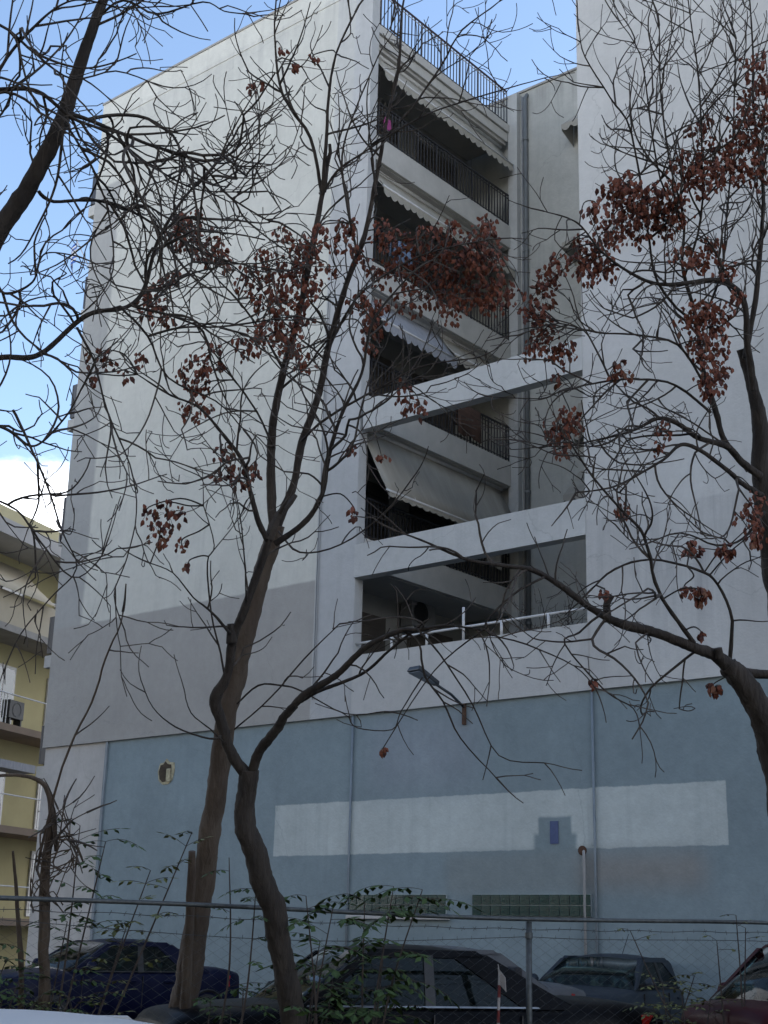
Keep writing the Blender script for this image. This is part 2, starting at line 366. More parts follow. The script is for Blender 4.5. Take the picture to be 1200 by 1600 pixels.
# roof cornice
bbox('roof_cornice', (-18.81, 20.255, 21.12), (XE-.01, YB-.17, 21.33), 'fascia')
bbox('roof_slab', (-18.81, 20.256, 20.78), (XE-.12, YB-.172, 21.118), 'soffit')
bbox('cornice_moulding', (XE-.119, 20.256, 20.86), (XE-.06, YB-.172, 21.10), 'fascia')
FL = [18.45, 15.36, 12.28, 9.22]                          # balcony kerb tops
for z in FL:
    bbox('balcony_slab', (-18.82, 20.26, z-.62), (XE-.06, YB-.17, z-.38), 'soffit')
    bbox('balcony_fascia', (XE-.058, 20.26, z-.60), (XE+.02, YB-.165, z), 'fascia', bv=.008)
# inner walls, doors with roller shutters
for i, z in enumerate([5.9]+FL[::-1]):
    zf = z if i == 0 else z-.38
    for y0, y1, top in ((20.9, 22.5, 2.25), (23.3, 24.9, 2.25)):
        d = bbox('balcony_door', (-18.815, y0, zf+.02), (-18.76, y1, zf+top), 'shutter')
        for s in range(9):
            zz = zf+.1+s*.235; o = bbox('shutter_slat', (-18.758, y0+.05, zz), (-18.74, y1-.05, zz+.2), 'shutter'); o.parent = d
def railing(name, x, y0, y1, z0, h, sp=.115, handrail='dark_metal'):
    r = MB().tube([(x, y0, z0+h), (x, y1, z0+h)], .026, 6).build(name, handrail); bpart(r)
    o = MB().tube([(x, y0, z0+.07), (x, y1, z0+.07)], .014, 5).build('bottom_rail', 'dark_metal'); o.parent = r
    o = MB().tube([(x, y0, z0+h-.09), (x, y1, z0+h-.09)], .013, 5).build('middle_rail', 'white_metal' if handrail != 'dark_metal' else 'dark_metal'); o.parent = r
    n = int((y1-y0)/sp); me = None
    for i in range(n+1):
        y = y0+(y1-y0)*i/n; t = .017 if i % 6 == 0 else .010
        if me is None or i % 6 == 0 or i % 6 == 1:
            me = MB().quadbox((-t, -t, 0), (t, t, h-.03)).mesh('baluster')
        o = link('baluster', me, 'dark_metal', r); o.location = (x, y, z0)
    return r
mat('handrail_brown', (.05, .03, .045), .5, .2, 8)
railing('roof_railing', XE-.06, 20.35, YB-.2, 21.33, .98, .125, 'handrail_brown')
for z in FL: railing('balcony_railing', XE-.02, 20.33, YB-.2, z, .86, .115)
def awning(y0, y1, p_in, p_out, valance=.22, m='awning', arms=False, par=None):
    """fabric sheet sloping out over the balcony, with scalloped valance and front bar"""
    (xa, za), (xb, zb) = p_in, p_out
    sh = MB(); n = 14; cols = []
    for i in range(n+1):
        y = y0+(y1-y0)*i/n; cols.append([(xa+(xb-xa)*t, y, za+(zb-za)*t-.05*math.sin(PI*t)*(1+.4*math.sin(i*1.7))) for t in (0, .25, .5, .75, 1)])
    for c in cols: sh.v += c
    for i in range(n):
        for j in range(4): sh.f.append((i*5+j, i*5+j+1, (i+1)*5+j+1, (i+1)*5+j))
    a = bpart(sh.build('awning', m, smooth=True)); so_ = a.modifiers.new('solid', 'SOLIDIFY'); so_.thickness = .006
    v = MB(); lobes = int((y1-y0)/.22)
    for i in range(lobes):
        ya, yb = y0+(y1-y0)*i/lobes, y0+(y1-y0)*(i+1)/lobes
        poly = [(xb, ya, zb)] + [(xb+.01, ya+(yb-ya)*t, zb-valance*(.62+.30*math.sin(PI*t)+.08*math.sin(i*2.7))) for t in (0, .2, .4, .6, .8, 1)] + [(xb, yb, zb)]
        v.prism(poly, (.005, 0, 0))
    o = v.build('valance', m); o.parent = a
    o = MB().tube([(xb, y0-.03, zb), (xb, y1+.03, zb)], .028, 8).build('front_bar', 'white_metal', smooth=True); o.parent = a
    o = MB().tube([(xa, y0-.03, za+.03), (xa, y1+.03, za+.03)], .055, 8).build('roller', 'white_metal', smooth=True); o.parent = a
    if arms:
        for y in arms:
            o = MB().tube([(xa+.02, y, za-.35), (xb-.02, y-.25, zb+.02)], .016, 6).build('awning_arm', 'white_metal'); o.parent = a
    return a
awning(20.32, YB-.25, (-17.75, 20.72), (-17.36, 20.10), .24)
awning(20.32, YB-.25, (-17.75, 17.78), (-17.30, 17.15), .24)
awning(20.32, 22.9, (-17.75, 14.70), (-17.22, 13.95), .26, 'awning_stripe')
awning(22.95, YB-.25, (-17.75, 14.70), (-17.28, 14.10), .22)
awning(20.32, YB-.25, (-17.72, 11.62), (-16.98, 10.15), .14, arms=(21.5, 24.6))
# window awnings high on the rear wall of the well
for zt, zl, yo, x1 in ((20.95, 20.45, .55, -12.4), (17.72, 17.25, .6, -12.4), (13.4, 12.6, .25, -12.4), (11.75, 11.0, .7, -12.4)):
    a = MB(); x0 = -15.72
    a.hexa([(x0, YB-.01, zt-.02), (x1, YB-.01, zt-.02), (x1, YB-yo, zl-.02), (x0, YB-yo, zl-.02), (x0, YB-.01, zt), (x1, YB-.01, zt), (x1, YB-yo, zl), (x0, YB-yo, zl)])
    ao = bpart(a.build('window_awning', 'awning'))
    v = MB()
    for i in range(12):
        xa, xb = x0+(x1-x0)*i/12, x0+(x1-x0)*(i+1)/12
        v.prism([(xa, YB-yo-.004, zl)]+[(xa+(xb-xa)*t, YB-yo-.006, zl-.2*(.5+.5*math.sin(PI*t))) for t in (0, .25, .5, .75, 1)]+[(xb, YB-yo-.004, zl)], (0, -.005, 0))
    o = v.build('valance', 'awning'); o.parent = ao
    o = MB().prism([(x0, YB-.012, zt-.03), (x0, YB-yo, zl-.03), (x0, YB-yo+.02, zl-.16), (x0, YB-.012, zl-.35)], (.006, 0, 0)).build('side_curtain', 'inner_wall'); o.parent = ao
# pipes in the well corner
dp = MB().tube([(XE+.42, YB-.07, 5.9), (XE+.42, YB-.07, 22.0), (XE+.42, YB+.05, 22.16)], .06, 10).build('drainpipe', 'pipe_grey', smooth=True); bpart(dp)
for z in (8.4, 11.5, 14.6, 17.7, 20.8):
    o = MB().ring((XE+.42, YB-.07, z), (0, 0, 1), [(.06, -.03), (.075, -.03), (.075, .03), (.06, .03)], 12).build('pipe_clip', 'pipe_grey'); o.parent = dp
bpart(MB().tube([(XE+.30, YB-.03, 5.9), (XE+.30, YB-.03, 22.1)], .025, 8).build('vent_pipe', 'pipe_white', smooth=True))
# terrace rail
tr = bpart(MB().tube([(XE-.04, 20.10, 7.03), (XR-.01, 20.10, 7.06)], .024, 8).build('terrace_rail', 'white_metal', smooth=True))
for x, t in ((-16.6, 7.04), (-15.75, 7.04), (-14.9, 7.42), (-14.05, 7.05), (-13.05, 7.05)):
    o = MB().tube([(x, 20.10, 6.78), (x, 20.10, t)], .026, 8).build('rail_post', 'white_metal', smooth=True); o.parent = tr
# plumbing and cables on the left wall
for dx, m in ((0, 'pipe_grey'), (.05, 'pipe_white')):
    pts = [(-18.50+dx+.008*math.sin(i*1.3), 19.985, 6.0+i*.8) for i in range(12)]
    bpart(MB().tube(pts, .007, 5).build('wall_cable', m))
# glass block windows
for x0, x1, cols in ((-17.40, -15.18, 12), (-14.61, -12.25, 12)):
    wz0, wz1 = 1.955, 2.31
    gw = bbox('glass_block_window', (x0, 20.03, wz0), (x1, 20.057, wz1), 'mortar')
    cw = (x1-x0)/cols; rh = (wz1-wz0)/2
    me = bevel_me = None
    for c in range(cols):
        for r_ in range(2):
            if me is None:
                me = MB().hexa([(.008, 0, .008), (cw-.008, 0, .008), (cw-.008, .02, .008), (.008, .02, .008), (.008, 0, rh-.008), (cw-.008, 0, rh-.008), (cw-.008, .02, rh-.008), (.008, .02, rh-.008)]).mesh('glass_block')
            o = link('glass_block', me, 'glass_block', gw)
            o.location = (x0+c*cw, 20.012+.004*random.random(), wz0+r_*rh); o.rotation_euler = (random.uniform(-.02, .02), 0, random.uniform(-.02, .02))
bbox('window_sill', (-17.45, 19.98, 1.88), (-15.1, 20.055, 1.945), 'paint_low_white', bv=.01)
# over-painted notch rectangle, knocked-out hole, waste pipe
bbox('painted_plate', (-13.03, 20.045, 3.12), (-12.87, 20.058, 3.49), 'patch_blue')
hr = [(-22.96+.03, 4.66), (-22.98, 4.85), (-22.92, 5.02), (-22.80, 5.04), (-22.72, 5.12), (-22.62, 5.04), (-22.47, 5.02), (-22.45, 4.85), (-22.50, 4.66), (-22.62, 4.58), (-22.8, 4.57)]
hl = MB().prism([(x, 20.048, z) for x, z in hr], (0, .01, 0)).build('broken_plaster_rim', 'hole_brick'); bpart(hl)
cx, cz = -22.74, 4.84
o = MB().prism([(cx+(x-cx)*.74-.02, 20.042, cz+(z-cz)*.8) for x, z in hr], (0, .005, 0)).build('hole_shadow', 'hole_dark'); o.parent = hl
o = bbox('exposed_brick', (-22.68, 20.02, 4.62), (-22.55, 20.041, 4.90), 'hole_brick', hl, .012)
wp = bpart(MB().tube([(-12.36, 20.02, .1), (-12.36, 20.02, 2.90), (-12.37, 20.03, 2.98), (-12.40, 20.12, 3.02)], .024, 10).build('waste_pipe', 'pipe_white', smooth=True))
o = MB().ring((-12.41, 20.05, 3.0), (0, -1, 0), [(.001, .010), (.055, .010), (.08, .004), (.08, -.01)], 12).build('rusty_pipe_hole', 'rust'); o.parent = wp
# balconies on the left flank, seen as slivers past the corner
for i, z in enumerate((20.4, 17.3, 14.2, 11.1, 8.0, 5.3)):
    bbox('flank_balcony_slab', (XL-1.0+.1*(i % 2), 20.55, z-.30), (XL-.001, 25.5, z), 'fascia')
    r = bbox('flank_balcony_panel', (XL-.98+.1*(i % 2), 20.58, z+.06), (XL-.93+.1*(i % 2), 25.4, z+.98), 'dark_metal')
    o = bbox('flank_end_panel', (XL-.92+.1*(i % 2), 20.58, z+.06), (XL-.4, 20.62, z+.98), 'dark_metal', r)

# ---------------- things fixed to or standing on the building
ac = empty('air_conditioner', (-18.70, 23.35, 8.05))
tag(ac, 'outdoor air conditioner unit with round fan grille in the dark lowest light well opening', 'air conditioner')
bevel(box('casing', (.0, -.42, 0), (.32, .42, .62), 'ac_white', ac), .02)
box('bracket', (-.05, -.36, -.06), (.30, -.32, -.005), 'white_metal', ac); box('bracket', (-.05, .32, -.06), (.30, .36, -.005), 'white_metal', ac)
fg = MB().ring((.325, -.12, .31), (1, 0, 0), [(.0, .0), (.25, .0), (.25, .012), (.23, .014), (.22, .004)], 24).build('fan_opening', 'ac_dark', ac)
gm = MB()
for i in range(6): gm.ring((.336, -.12, .31), (1, 0, 0), [(.04+i*.035, 0), (.046+i*.035, 0), (.046+i*.035, .006)], 20)
gm.build('fan_grille', 'ac_dark', fg)
# floodlight on the blue wall
fl = empty('wall_floodlight', (-14.82, 20.06, 5.4))
tag(fl, 'grey floodlight on a short arm above the pale painted stripe of the blue wall', 'lamp')
box('mounting_bracket', (-.035, -.05, -.16), (.035, -.003, .22), 'rust', fl, .006)
MB().tube([(0, -.05, .16), (-.05, -.35, .34), (-.12, -.80, .50)], .026, 8).build('arm', 'lamp_grey', fl, True)
hd = empty('x'); bpy.data.objects.remove(hd)
hb = MB(); ax = Vector((-.15, -.92, .30)).normalized(); sd_ = Vector((.98, -.16, 0)).normalized(); up_ = sd_.cross(ax)*1
if up_.z < 0: up_ = -up_
o0 = Vector((-.10, -.70, .48))
def lp(a, b, c): return tuple(o0+ax*a+sd_*b+up_*c)
hb.hexa([lp(0, -.07, -.04), lp(.62, -.17, -.03), lp(.62, .17, -.03), lp(0, .07, -.04), lp(0, -.06, .05), lp(.60, -.14, .07), lp(.60, .14, .07), lp(0, .06, .05)])
bevel(hb.build('lamp_head', 'lamp_grey', fl), .02)
MB().hexa([lp(.12, -.08, -.052), lp(.58, -.14, -.05), lp(.58, .14, -.05), lp(.12, .08, -.052), lp(.12, -.08, -.045), lp(.58, -.14, -.038), lp(.58, .14, -.038), lp(.12, .08, -.045)]).build('lamp_lens', 'lamp_glass', fl)
# flag on the flank
fg_ = empty('flag', (XL-.2, 20.7, 17.5))
fpA, fpB = Vector((0, 0, .0)), Vector((-.95, -.35, 1.9))
tag(fg_, 'small blue and white striped flag on a pole at the corner of the white building', 'flag')
MB().tube([fpA, fpB], .015, 6).build('flag_pole', 'white_metal', fg_)
for i in range(9):
    sm = MB(); npt = 7; ex = Vector((-.62, .30, 0)); 
    for j in range(npt):
        t = j/(npt-1); wv = .05*math.sin(t*7+i*.25)
        for e in (0, 1):
            p = fpB + ex*(t*.62) + Vector((wv*.4, wv, -(i+e)*.075 - .30*t*t)); sm.v.append(tuple(p))
    sm.f = [(2*j, 2*j+2, 2*j+3, 2*j+1) for j in range(npt-1)]
    o = sm.build('flag_stripe', 'flag_blue' if i % 2 == 0 else 'flag_white', fg_); s_ = o.modifiers.new('s', 'SOLIDIFY'); s_.thickness = .004
# pink bag on the top balcony rail
pk = MB().hexa([(0, 0, 0), (.06, 0, 0), (.06, .34, 0), (0, .34, 0), (.0, .04, .40), (.05, .04, .40), (.05, .30, .40), (0, .30, .40)]).build('pink_bag', 'pink')
pk.scale = (.8, .8, .75); pk.location = (XE+.03, 20.42, 18.70); bevel(pk, .03, 3); tag(pk, 'bright pink cloth bag hung on the topmost balcony railing', 'bag')
mat('terracotta', (.25, .10, .06), .9, .15, 9)

# ================================================================== UNSEEN BLOCK ADDED BEHIND THE VIEWER TO SHADE THE LOWER WALL
SHADE_BLOCK = empty('apartment_building', (-10, -13, 0)); tag(SHADE_BLOCK, 'tall plain beige block added unseen behind the viewer to shade the blue wall', 'building', kind='structure')  # out-of-view sky blocker, added to darken the lower facade
def shade_box(n, a, b, m): return box(n, a, b, m, SHADE_BLOCK)
shade_box('wall', (-45, -10, 0), (50, 0, 22), 'grey_beige')
for f in range(6):
    shade_box('balcony_slab', (-44, .001, 3.2+f*3), (49, 1.2, 3.4+f*3), 'fascia')

# ================================================================== YELLOW BUILDING AT THE LEFT
YA = rad(19)
YBd = empty('apartment_building', (-36.9, 25.5, 0), YA)      # local +y runs away along the facade, +x faces the side street
tag(YBd, 'yellow apartment house with beige balconies and an awning beyond the white corner', 'building')
def yb(n, a, b, m, p=None): return box(n, a, b, m, p or YBd)
yb('wall', (-12, -9, 0), (-1.4, 12, 14.2), 'yellow_wall')
yb('penthouse_wall', (-11, -8.5, 14.45), (-2.2, 11.5, 15.4), 'yellow_pale')
yb('roof_parapet', (-1.5, -9, 14.2), (-1.38, 12, 14.44), 'yellow_pale')
yb('eaves_fascia', (-1.39, -9.2, 13.55), (.25, 12.2, 14.05), 'fascia_grey')
yb('eaves_top', (-1.39, -9.2, 14.051), (.05, 12.2, 14.5), 'yellow_pale')
for i, (z, col) in enumerate(((10.85, 'grey_beige'), (7.75, 'tan_band'), (4.65, 'beige'), (1.9, 'house_brown'))):
    yb('balcony_slab', (-1.39, -9, z-.22), (.02, 12, z), 'tan_band' if i else 'concrete')
    if i == 0:
        yb('balcony_parapet', (-.10, -9, z+.001), (.015, 12, z+1.02), 'beige')
        MB().tube([(-.04, -9, z+1.2), (-.04, 12, z+1.2)], .02, 6).build('balcony_rail', 'white_metal', YBd)
    else:
        r = MB().tube([(-.04, -9, z+.95), (-.04, 12, z+.95)], .025, 6).build('balcony_rail', 'white_metal', YBd)
        me = MB().quadbox((-.012, -.012, 0), (.012, .012, .95)).mesh('baluster')
        for j in range(24):
            o = link('baluster', me, 'white_metal', r); o.location = (-.04, -3.2+j*.16, z)
    for y0 in (-7.5, -5.0, -2.1, 1.2, 4.5, 8):
        wd = yb('window', (-1.40, y0, z+.1), (-1.34, y0+1.4, z+2.2), 'white_metal')
        yb('pane', (-1.345, y0+.1, z+.2), (-1.33, y0+.66, z+2.1), 'window_pane', wd); yb('pane', (-1.345, y0+.74, z+.2), (-1.33, y0+1.3, z+2.1), 'window_pane', wd)
for y0, y1, z in ((-4.2, 2.2, 13.2),):
    aw = MB(); n = 10
    for i in range(n+1):
        y = y0+(y1-y0)*i/n
        for t in (0, .5, 1): aw.v.append((-1.2+1.5*t, y, z-1.35*t-.06*math.sin(PI*t)))
    for i in range(n):
        for j in range(2): aw.f.append((i*3+j, i*3+j+1, i*3+j+4, i*3+j+3))
    o = aw.build('awning', 'beige', YBd, True); o.modifiers.new('s', 'SOLIDIFY').thickness = .01
yb('striped_awning', (-.6, -3.5, 6.35), (.2, 2, 6.6), 'awning_stripe')
ch = yb('chimney', (-2.9, .9, 15.4), (-2.55, 1.25, 16.5), 'grey_beige'); yb('chimney_cap', (-3.0, .8, 16.5), (-2.45, 1.35, 16.58), 'grey_beige', ch)
rp = MB().ring((-2.6, .1, 15.4), (0, 0, 1), [(.0, 0), (.14, 0), (.2, .32), (.21, .36), (.16, .36), (.14, .3), (0, .3)], 14).build('flower_pot', 'terracotta', YBd)
yac = empty('air_conditioner'); yac.location = Vector((-36.9, 25.5, 0)) + Vector((-.35*math.cos(YA)-1.25*math.sin(YA), -.35*math.sin(YA)+1.25*math.cos(YA), 8.0)); yac.rotation_euler = (0, 0, YA)
tag(yac, 'dark air conditioner unit on the yellow house balcony beside the white corner', 'air conditioner')
box('casing', (-.15, -.4, 0), (.15, .4, .58), 'ac_dark', yac, .02)
MB().ring((.152, 0, .29), (1, 0, 0), [(.0, .0), (.2, .0), (.22, .01)], 18).build('fan_opening', 'ac_dark', yac)
for y in (-.3, .3): box('foot', (-.14, y-.03, -.24), (.14, y+.03, -.001), 'ac_dark', yac)

# ================================================================== FENCE
FZ = FA.z
F = empty('chain_link_fence', tuple(FP(0, 0, 0))); tag(F, 'chain link fence with steel top rail and sagging barbed wire before the parked cars', 'fence')
FI = Matrix.Translation(-FP(0, 0, 0))
def fpart(o, p=None):
    o.parent = p or F
    if p is None: o.matrix_parent_inverse = FI
    return o
S0, S1 = -5.0, FLEN+4.5
def railz(s): return FZ + .012*math.sin(s*1.1) - .02*math.sin(PI*max(0, min(1, s/FLEN)))
fpart(MB().tube([FP(s*.5+S0, 0, railz(s*.5+S0)) for s in range(int((S1-S0)/.5)+1)], .019, 8).build('top_rail', 'galv', smooth=True))
sp = None
def s_of(px, d0=12):                                        # place along the fence seen at a photograph column
    best = min(range(-500, 1200), key=lambda i: abs(((FP(i/100, 0, 1.5)-CAM).dot(RT)/(FP(i/100, 0, 1.5)-CAM).dot(FW))*FPX+600-px)); return best/100
sA, sB = s_of(-60), s_of(828)
step_ = sB-sA
for s in (sA-step_, sA, sB, sB+step_):
    po = fpart(MB().tube([FP(s, .03, 0), FP(s, .03, railz(s)-.02)], .029, 10).build('fence_post', 'galv', smooth=True))
    o = MB().ring(FP(s, .03, railz(s)-.14), (0, 0, 1), [(.030, -.025), (.037, -.025), (.037, .025), (.030, .025)], 12).build('post_clamp', 'galv'); fpart(o, po)
def barbed(zoff, sag, nm):
    b = MB(); pts = []; n = int((S1-S0)/.06)
    for i in range(n+1):
        s = S0+i*.06; ph = ((s-sA) % step_)/step_
        z = railz(s)-zoff-sag*4*ph*(1-ph)+.006*math.sin(s*9); pts.append(FP(s, .02+.004*math.sin(s*20), z))
    b.tube(pts, .0028, 4)
    for i in range(2, n, 2):
        p = pts[i]; a = random.random()*PI
        for k_ in range(2):
            d = (FDIR*math.cos(a)*.5+Vector((0, 0, 1))*math.sin(a+k_*1.5)+FNRM*.4).normalized()*.022; b.tube([p-d, p+d], .0022, 3)
    return fpart(b.build(nm, 'fence_wire'))
barbed(.085, .01, 'barbed_wire'); 
def top_of_mesh(s):
    ph = ((s-sA) % step_)/step_; return railz(s)-.15-.10*4*ph*(1-ph)*(.6+.4*math.sin(s*.7))
mw = MB(); cw = .070; ncol = int((S1-S0)/cw)
for c in range(ncol):                                       # zig-zag wires interlock column by column
    for sgn in (1,):
        s = S0+c*cw; top = top_of_mesh(s); pts = []; zz = top; j = c % 2
        while zz > .62:
            pts.append(FP(s+(cw*.5 if j % 2 else -cw*.5)*1.02, .045+(.004 if j % 2 else -.004), zz)); zz -= cw*.62; j += 1
        mw.tube(pts, .0016, 3, False)
for lay in (0,):
    mw.tube([FP(S0+i*.1, .045, top_of_mesh(S0+i*.1)) for i in range(int((S1-S0)/.1))], .0028, 4)
    for c in range(int(ncol/2)):
        s = S0+c*cw*2; z = top_of_mesh(s); mw.tube([FP(s, .045, z-.01), FP(s, .045, z+.025)], .002, 3)
tag(fpart(mw.build('chain_link_mesh', 'fence_wire')), kind='stuff')
# red and white tape tied to a stake
sT = s_of(783)
tp = empty('marker_stake', tuple(FP(sT, .12, 0))); tag(tp, 'red and white striped marker stake with a pale tag behind the fence', 'marker')
zt0 = 0
for i in range(12):
    za, zb = i*.105, (i+1)*.105
    MB().tube([(0.004*i, 0, za), (.004*(i+1), 0, zb)], .013, 6).build('band', 'tape_white' if i % 2 else 'tape_red', tp)
MB().prism([(.03, -.005, 1.30), (.11, -.005, 1.22), (.12, -.005, 1.10), (.05, -.005, 1.16)], (0, .006, 0)).build('tag', 'tape_white', tp)
MB().tube([(.048, 0, 1.26), (.03, 0, 1.33)], .004, 4).build('tie', 'tape_white', tp)

# ================================================================== CARS
def lerp(a, b, t): return a+(b-a)*t
def make_car(label, group, paint, P, loc, heading):
    """car facing local +x. P: x positions from tail: tail 0, rear-screen base, roof rear, roof front, windscreen base, nose; heights"""
    c = empty('parked_car', loc, heading); tag(c, label, 'car', group)
    Ln = P['L']; hw = P['w']/2; belt = P['belt']; rf = P['roof']; hood = P['hood']; deck = P['deck']
    xa, xb, xc, xd = P['rs'], P['rr'], P['rfx'], P['ws']
    def topz(x):
        if x < xa: t = x/xa; return lerp(deck-.06, deck, min(1, t*2.2))
        if x < xd: return belt-.015
        t = (x-xd)/(Ln-xd); return lerp(belt-.02, hood, t**1.5) - (.10*max(0, (t-.86)/.14)**2)
    def halfw(x):
        t = x/Ln; e = min(t, 1-t); return hw*(1-.17*max(0, 1-e/.13)**2)
    NS = 34; body = MB(); sec = []
    for i in range(NS+1):
        x = Ln*(.5-.5*math.cos(PI*i/NS)) if True else 0
        wd = halfw(x); zt = topz(x); lo = .24+.10*max(0, 1-min(x, Ln-x)/.35)
        half = [(wd*.90, lo), (wd*.985, lo+.14), (wd, .52), (wd*.985, zt-.16), (wd*.955, zt-.05), (wd*.88, zt), (wd*.5, zt+.03), (0, zt+.04)]
        ring = [(x, y, z) for y, z in half] + [(x, -y, z) for y, z in half[-2::-1]]
        sec.append(ring)
    m = len(sec[0])
    for r in sec: body.v += r
    for i in range(NS):
        for j in range(m-1): body.f.append((i*m+j, (i+1)*m+j, (i+1)*m+j+1, i*m+j+1))
        body.f.append((i*m+m-1, (i+1)*m+m-1, (i+1)*m, i*m))
    body.f.append(tuple(range(m))); body.f.append(tuple(range(NS*m+m-1, NS*m-1, -1)))
    bo = body.build('body', paint, c, True)
    wb, wr = hw*.90, hw*.70
    def sp(x, z, s, off=0):                                  # point on the greenhouse side
        t = (z-belt)/(rf-belt); return (x, s*(lerp(wb, wr, t)+off), z)
    def roofz(x):
        t = (x-xb)/(xc-xb); return rf-.045*(2*t-1)**2 - (.03*max(0, -t+.15))
    # roof skin
    ro = MB(); nr = 10; nc = 8
    for lay in (0, -.035):
        for i in range(nr+1):
            x = lerp(xb-.06, xc+.05, i/nr)
            for j in range(nc+1):
                y = lerp(-wr-.015, wr+.015, j/nc); ro.v.append((x, y, roofz(x)-.075*(abs(y)/wr)**2.6+lay+.01))
    st = nc+1; lo_ = (nr+1)*st
    for i in range(nr):
        for j in range(nc):
            a = i*st+j; ro.f.append((a, a+st, a+st+1, a+1)); ro.f.append((lo_+a, lo_+a+1, lo_+a+st+1, lo_+a+st))
    for i in range(nr):
        for j in (0, nc): a = i*st+j; ro.f.append((a, a+st, lo_+a+st, lo_+a))
    for j in range(nc):
        for i in (0, nr): a = i*st+j; ro.f.append((a, a+1, lo_+a+1, lo_+a))
    roo = ro.build('roof', paint, c, True)
    zr = rf-.09
    def strip(name, pts2, s, m_, th=.035, off=0, par=None):
        poly = [Vector(sp(x, z, s, off)) for x, z in pts2]
        return MB().prism(poly, (0, -s*th, 0)).build(name, m_, par or c)
    def px_(z, x0, x1): return lerp(x0, x1, (z-belt)/(zr-belt))
    bp = P['bp']; cp = P.get('cp', .22)
    for s in (1, -1):
        strip('windscreen_pillar', [(xd, belt-.02), (xd-.10, belt-.02), (xc-.07, zr), (xc+.05, zr+.02)], s, paint, .06)
        strip('rear_pillar', [(xa, belt-.02), (xa+cp+.25, belt-.02), (xb+cp, zr), (xb-.05, zr+.02)], s, paint, .06)
        strip('door_pillar', [(bp-.05, belt-.02), (bp+.05, belt-.02), (bp+.01, zr+.01), (bp-.08, zr+.01)], s, 'trim_black', .05)
        strip('roof_rail', [(xb-.05, zr-.012), (xc+.04, zr-.012), (xc-.05, zr+.055), (xb+.06, zr+.055)], s, paint, .07)
        strip('side_glass', [(bp+.05, belt), (xd-.10, belt), (xc-.07, zr), (bp+.01, zr)], s, 'car_glass', .006, -.012)
        strip('side_glass', [(xa+cp+.25, belt), (bp-.05, belt), (bp-.08, zr), (xb+cp, zr)], s, 'car_glass', .006, -.012)
        strip('window_trim', [(xa+cp+.1, belt-.012), (xd-.06, belt-.012), (xd-.07, belt+.003), (xa+cp+.12, belt+.003)], s, P.get('trim', 'chrome'), .02, .012)
        # door gaps and handles
        for gx in (bp, xd-.18, xa+.62):
            o = MB().quadbox((gx-.005, s*(hw*.975), .40), (gx+.005, s*(hw*1.003), belt-.07)).build('door_gap', 'trim_black', c)
        for gx in (bp+.13, xa+.75):
            d_ = MB().quadbox((gx, s*hw*.98, belt-.17), (gx+.2, s*(hw*.98+.035), belt-.135)).build('door_handle', paint, c); bevel(d_, .008)
        mm = MB().ring((xd-.30, s*(wb+.13), belt+.07), (1, 0, 0), [(.0, -.06), (.06, -.055), (.085, -.01), (.075, .05), (.03, .085), (0, .09)], 12)
        mo = mm.build('side_mirror', paint, c, True)
        MB().quadbox((xd-.30, s*(wb-.05), belt+.02), (xd-.26, s*(wb+.1), belt+.06)).build('mirror_stalk', 'trim_black', mo)
        # lights
        hlm = MB().hexa([(Ln-.30, s*hw*.62, hood-.27), (Ln-.05, s*hw*.45, hood-.28), (Ln-.10, s*hw*.80, hood-.27), (Ln-.42, s*hw*.93, hood-.24),
                         (Ln-.30, s*hw*.62, hood-.10), (Ln-.10, s*hw*.45, hood-.13), (Ln-.16, s*hw*.82, hood-.12), (Ln-.46, s*hw*.955, hood-.10)]); bevel(hlm.build('headlight', 'head_clear', c), .02)
        tl = MB().hexa([(.30, s*hw*.965, deck-.28), (.02, s*hw*.80, deck-.28), (.0, s*hw*.50, deck-.27), (.2, s*hw*.5, deck-.27), (.32, s*hw*.955, deck-.09), (.03, s*hw*.80, deck-.09), (.01, s*hw*.52, deck-.10), (.2, s*hw*.5, deck-.10)])
        bevel(tl.build('tail_light', 'tail_red', c), .015)
    def cross(name, x0, z0, x1, z1, m_, k0=.97, k1=.94):
        w0, w1 = lerp(wb, wr, (z0-belt)/(rf-belt))*k0, lerp(wb, wr, (z1-belt)/(rf-belt))*k1
        g_ = MB(); n = 8
        for t in (0, .5, 1):
            for j in range(n+1):
                y = lerp(-1, 1, j/n); bulge = .06*(1-y*y)*(1 if x0 > x1 else -1)
                g_.v.append((lerp(x0, x1, t)+bulge*.8, y*lerp(w0, w1, t), lerp(z0, z1, t)+.03*(1-y*y)*math.sin(PI*t*.5+.3)))
        for t in range(2):
            for j in range(n): a = t*(n+1)+j; g_.f.append((a, a+1, a+n+2, a+n+1))
        o = g_.build(name, m_, c, True); o.modifiers.new('s', 'SOLIDIFY').thickness = .006; return o
    cross('windscreen', xd, belt-.01, xc+.03, zr+.015, 'car_glass'); cross('rear_window', xa, belt-.01, xb-.03, zr+.015, 'car_glass')
    # cabin
    MB().quadbox((xa+.25, -wb+.05, belt-.10), (xd-.1, wb-.05, belt-.06)).build('cabin_floor', 'seat_fabric', c)
    for sx_ in (bp+.05, xa+.62):
        for s in (-.37, .37):
            se = bevel(MB().hexa([(sx_-.10, s-.22, belt-.07), (sx_+.08, s-.22, belt-.07), (sx_+.08, s+.22, belt-.07), (sx_-.10, s+.22, belt-.07), (sx_-.2, s-.17, belt+.17), (sx_-.1, s-.17, belt+.17), (sx_-.1, s+.17, belt+.17), (sx_-.2, s+.17, belt+.17)]).build('seat_back', 'seat_fabric', c), .04)
            bevel(MB().quadbox((sx_-.22, s-.12, belt+.19), (sx_-.13, s+.12, belt+.35)).build('head_restraint', 'seat_fabric', c), .035)
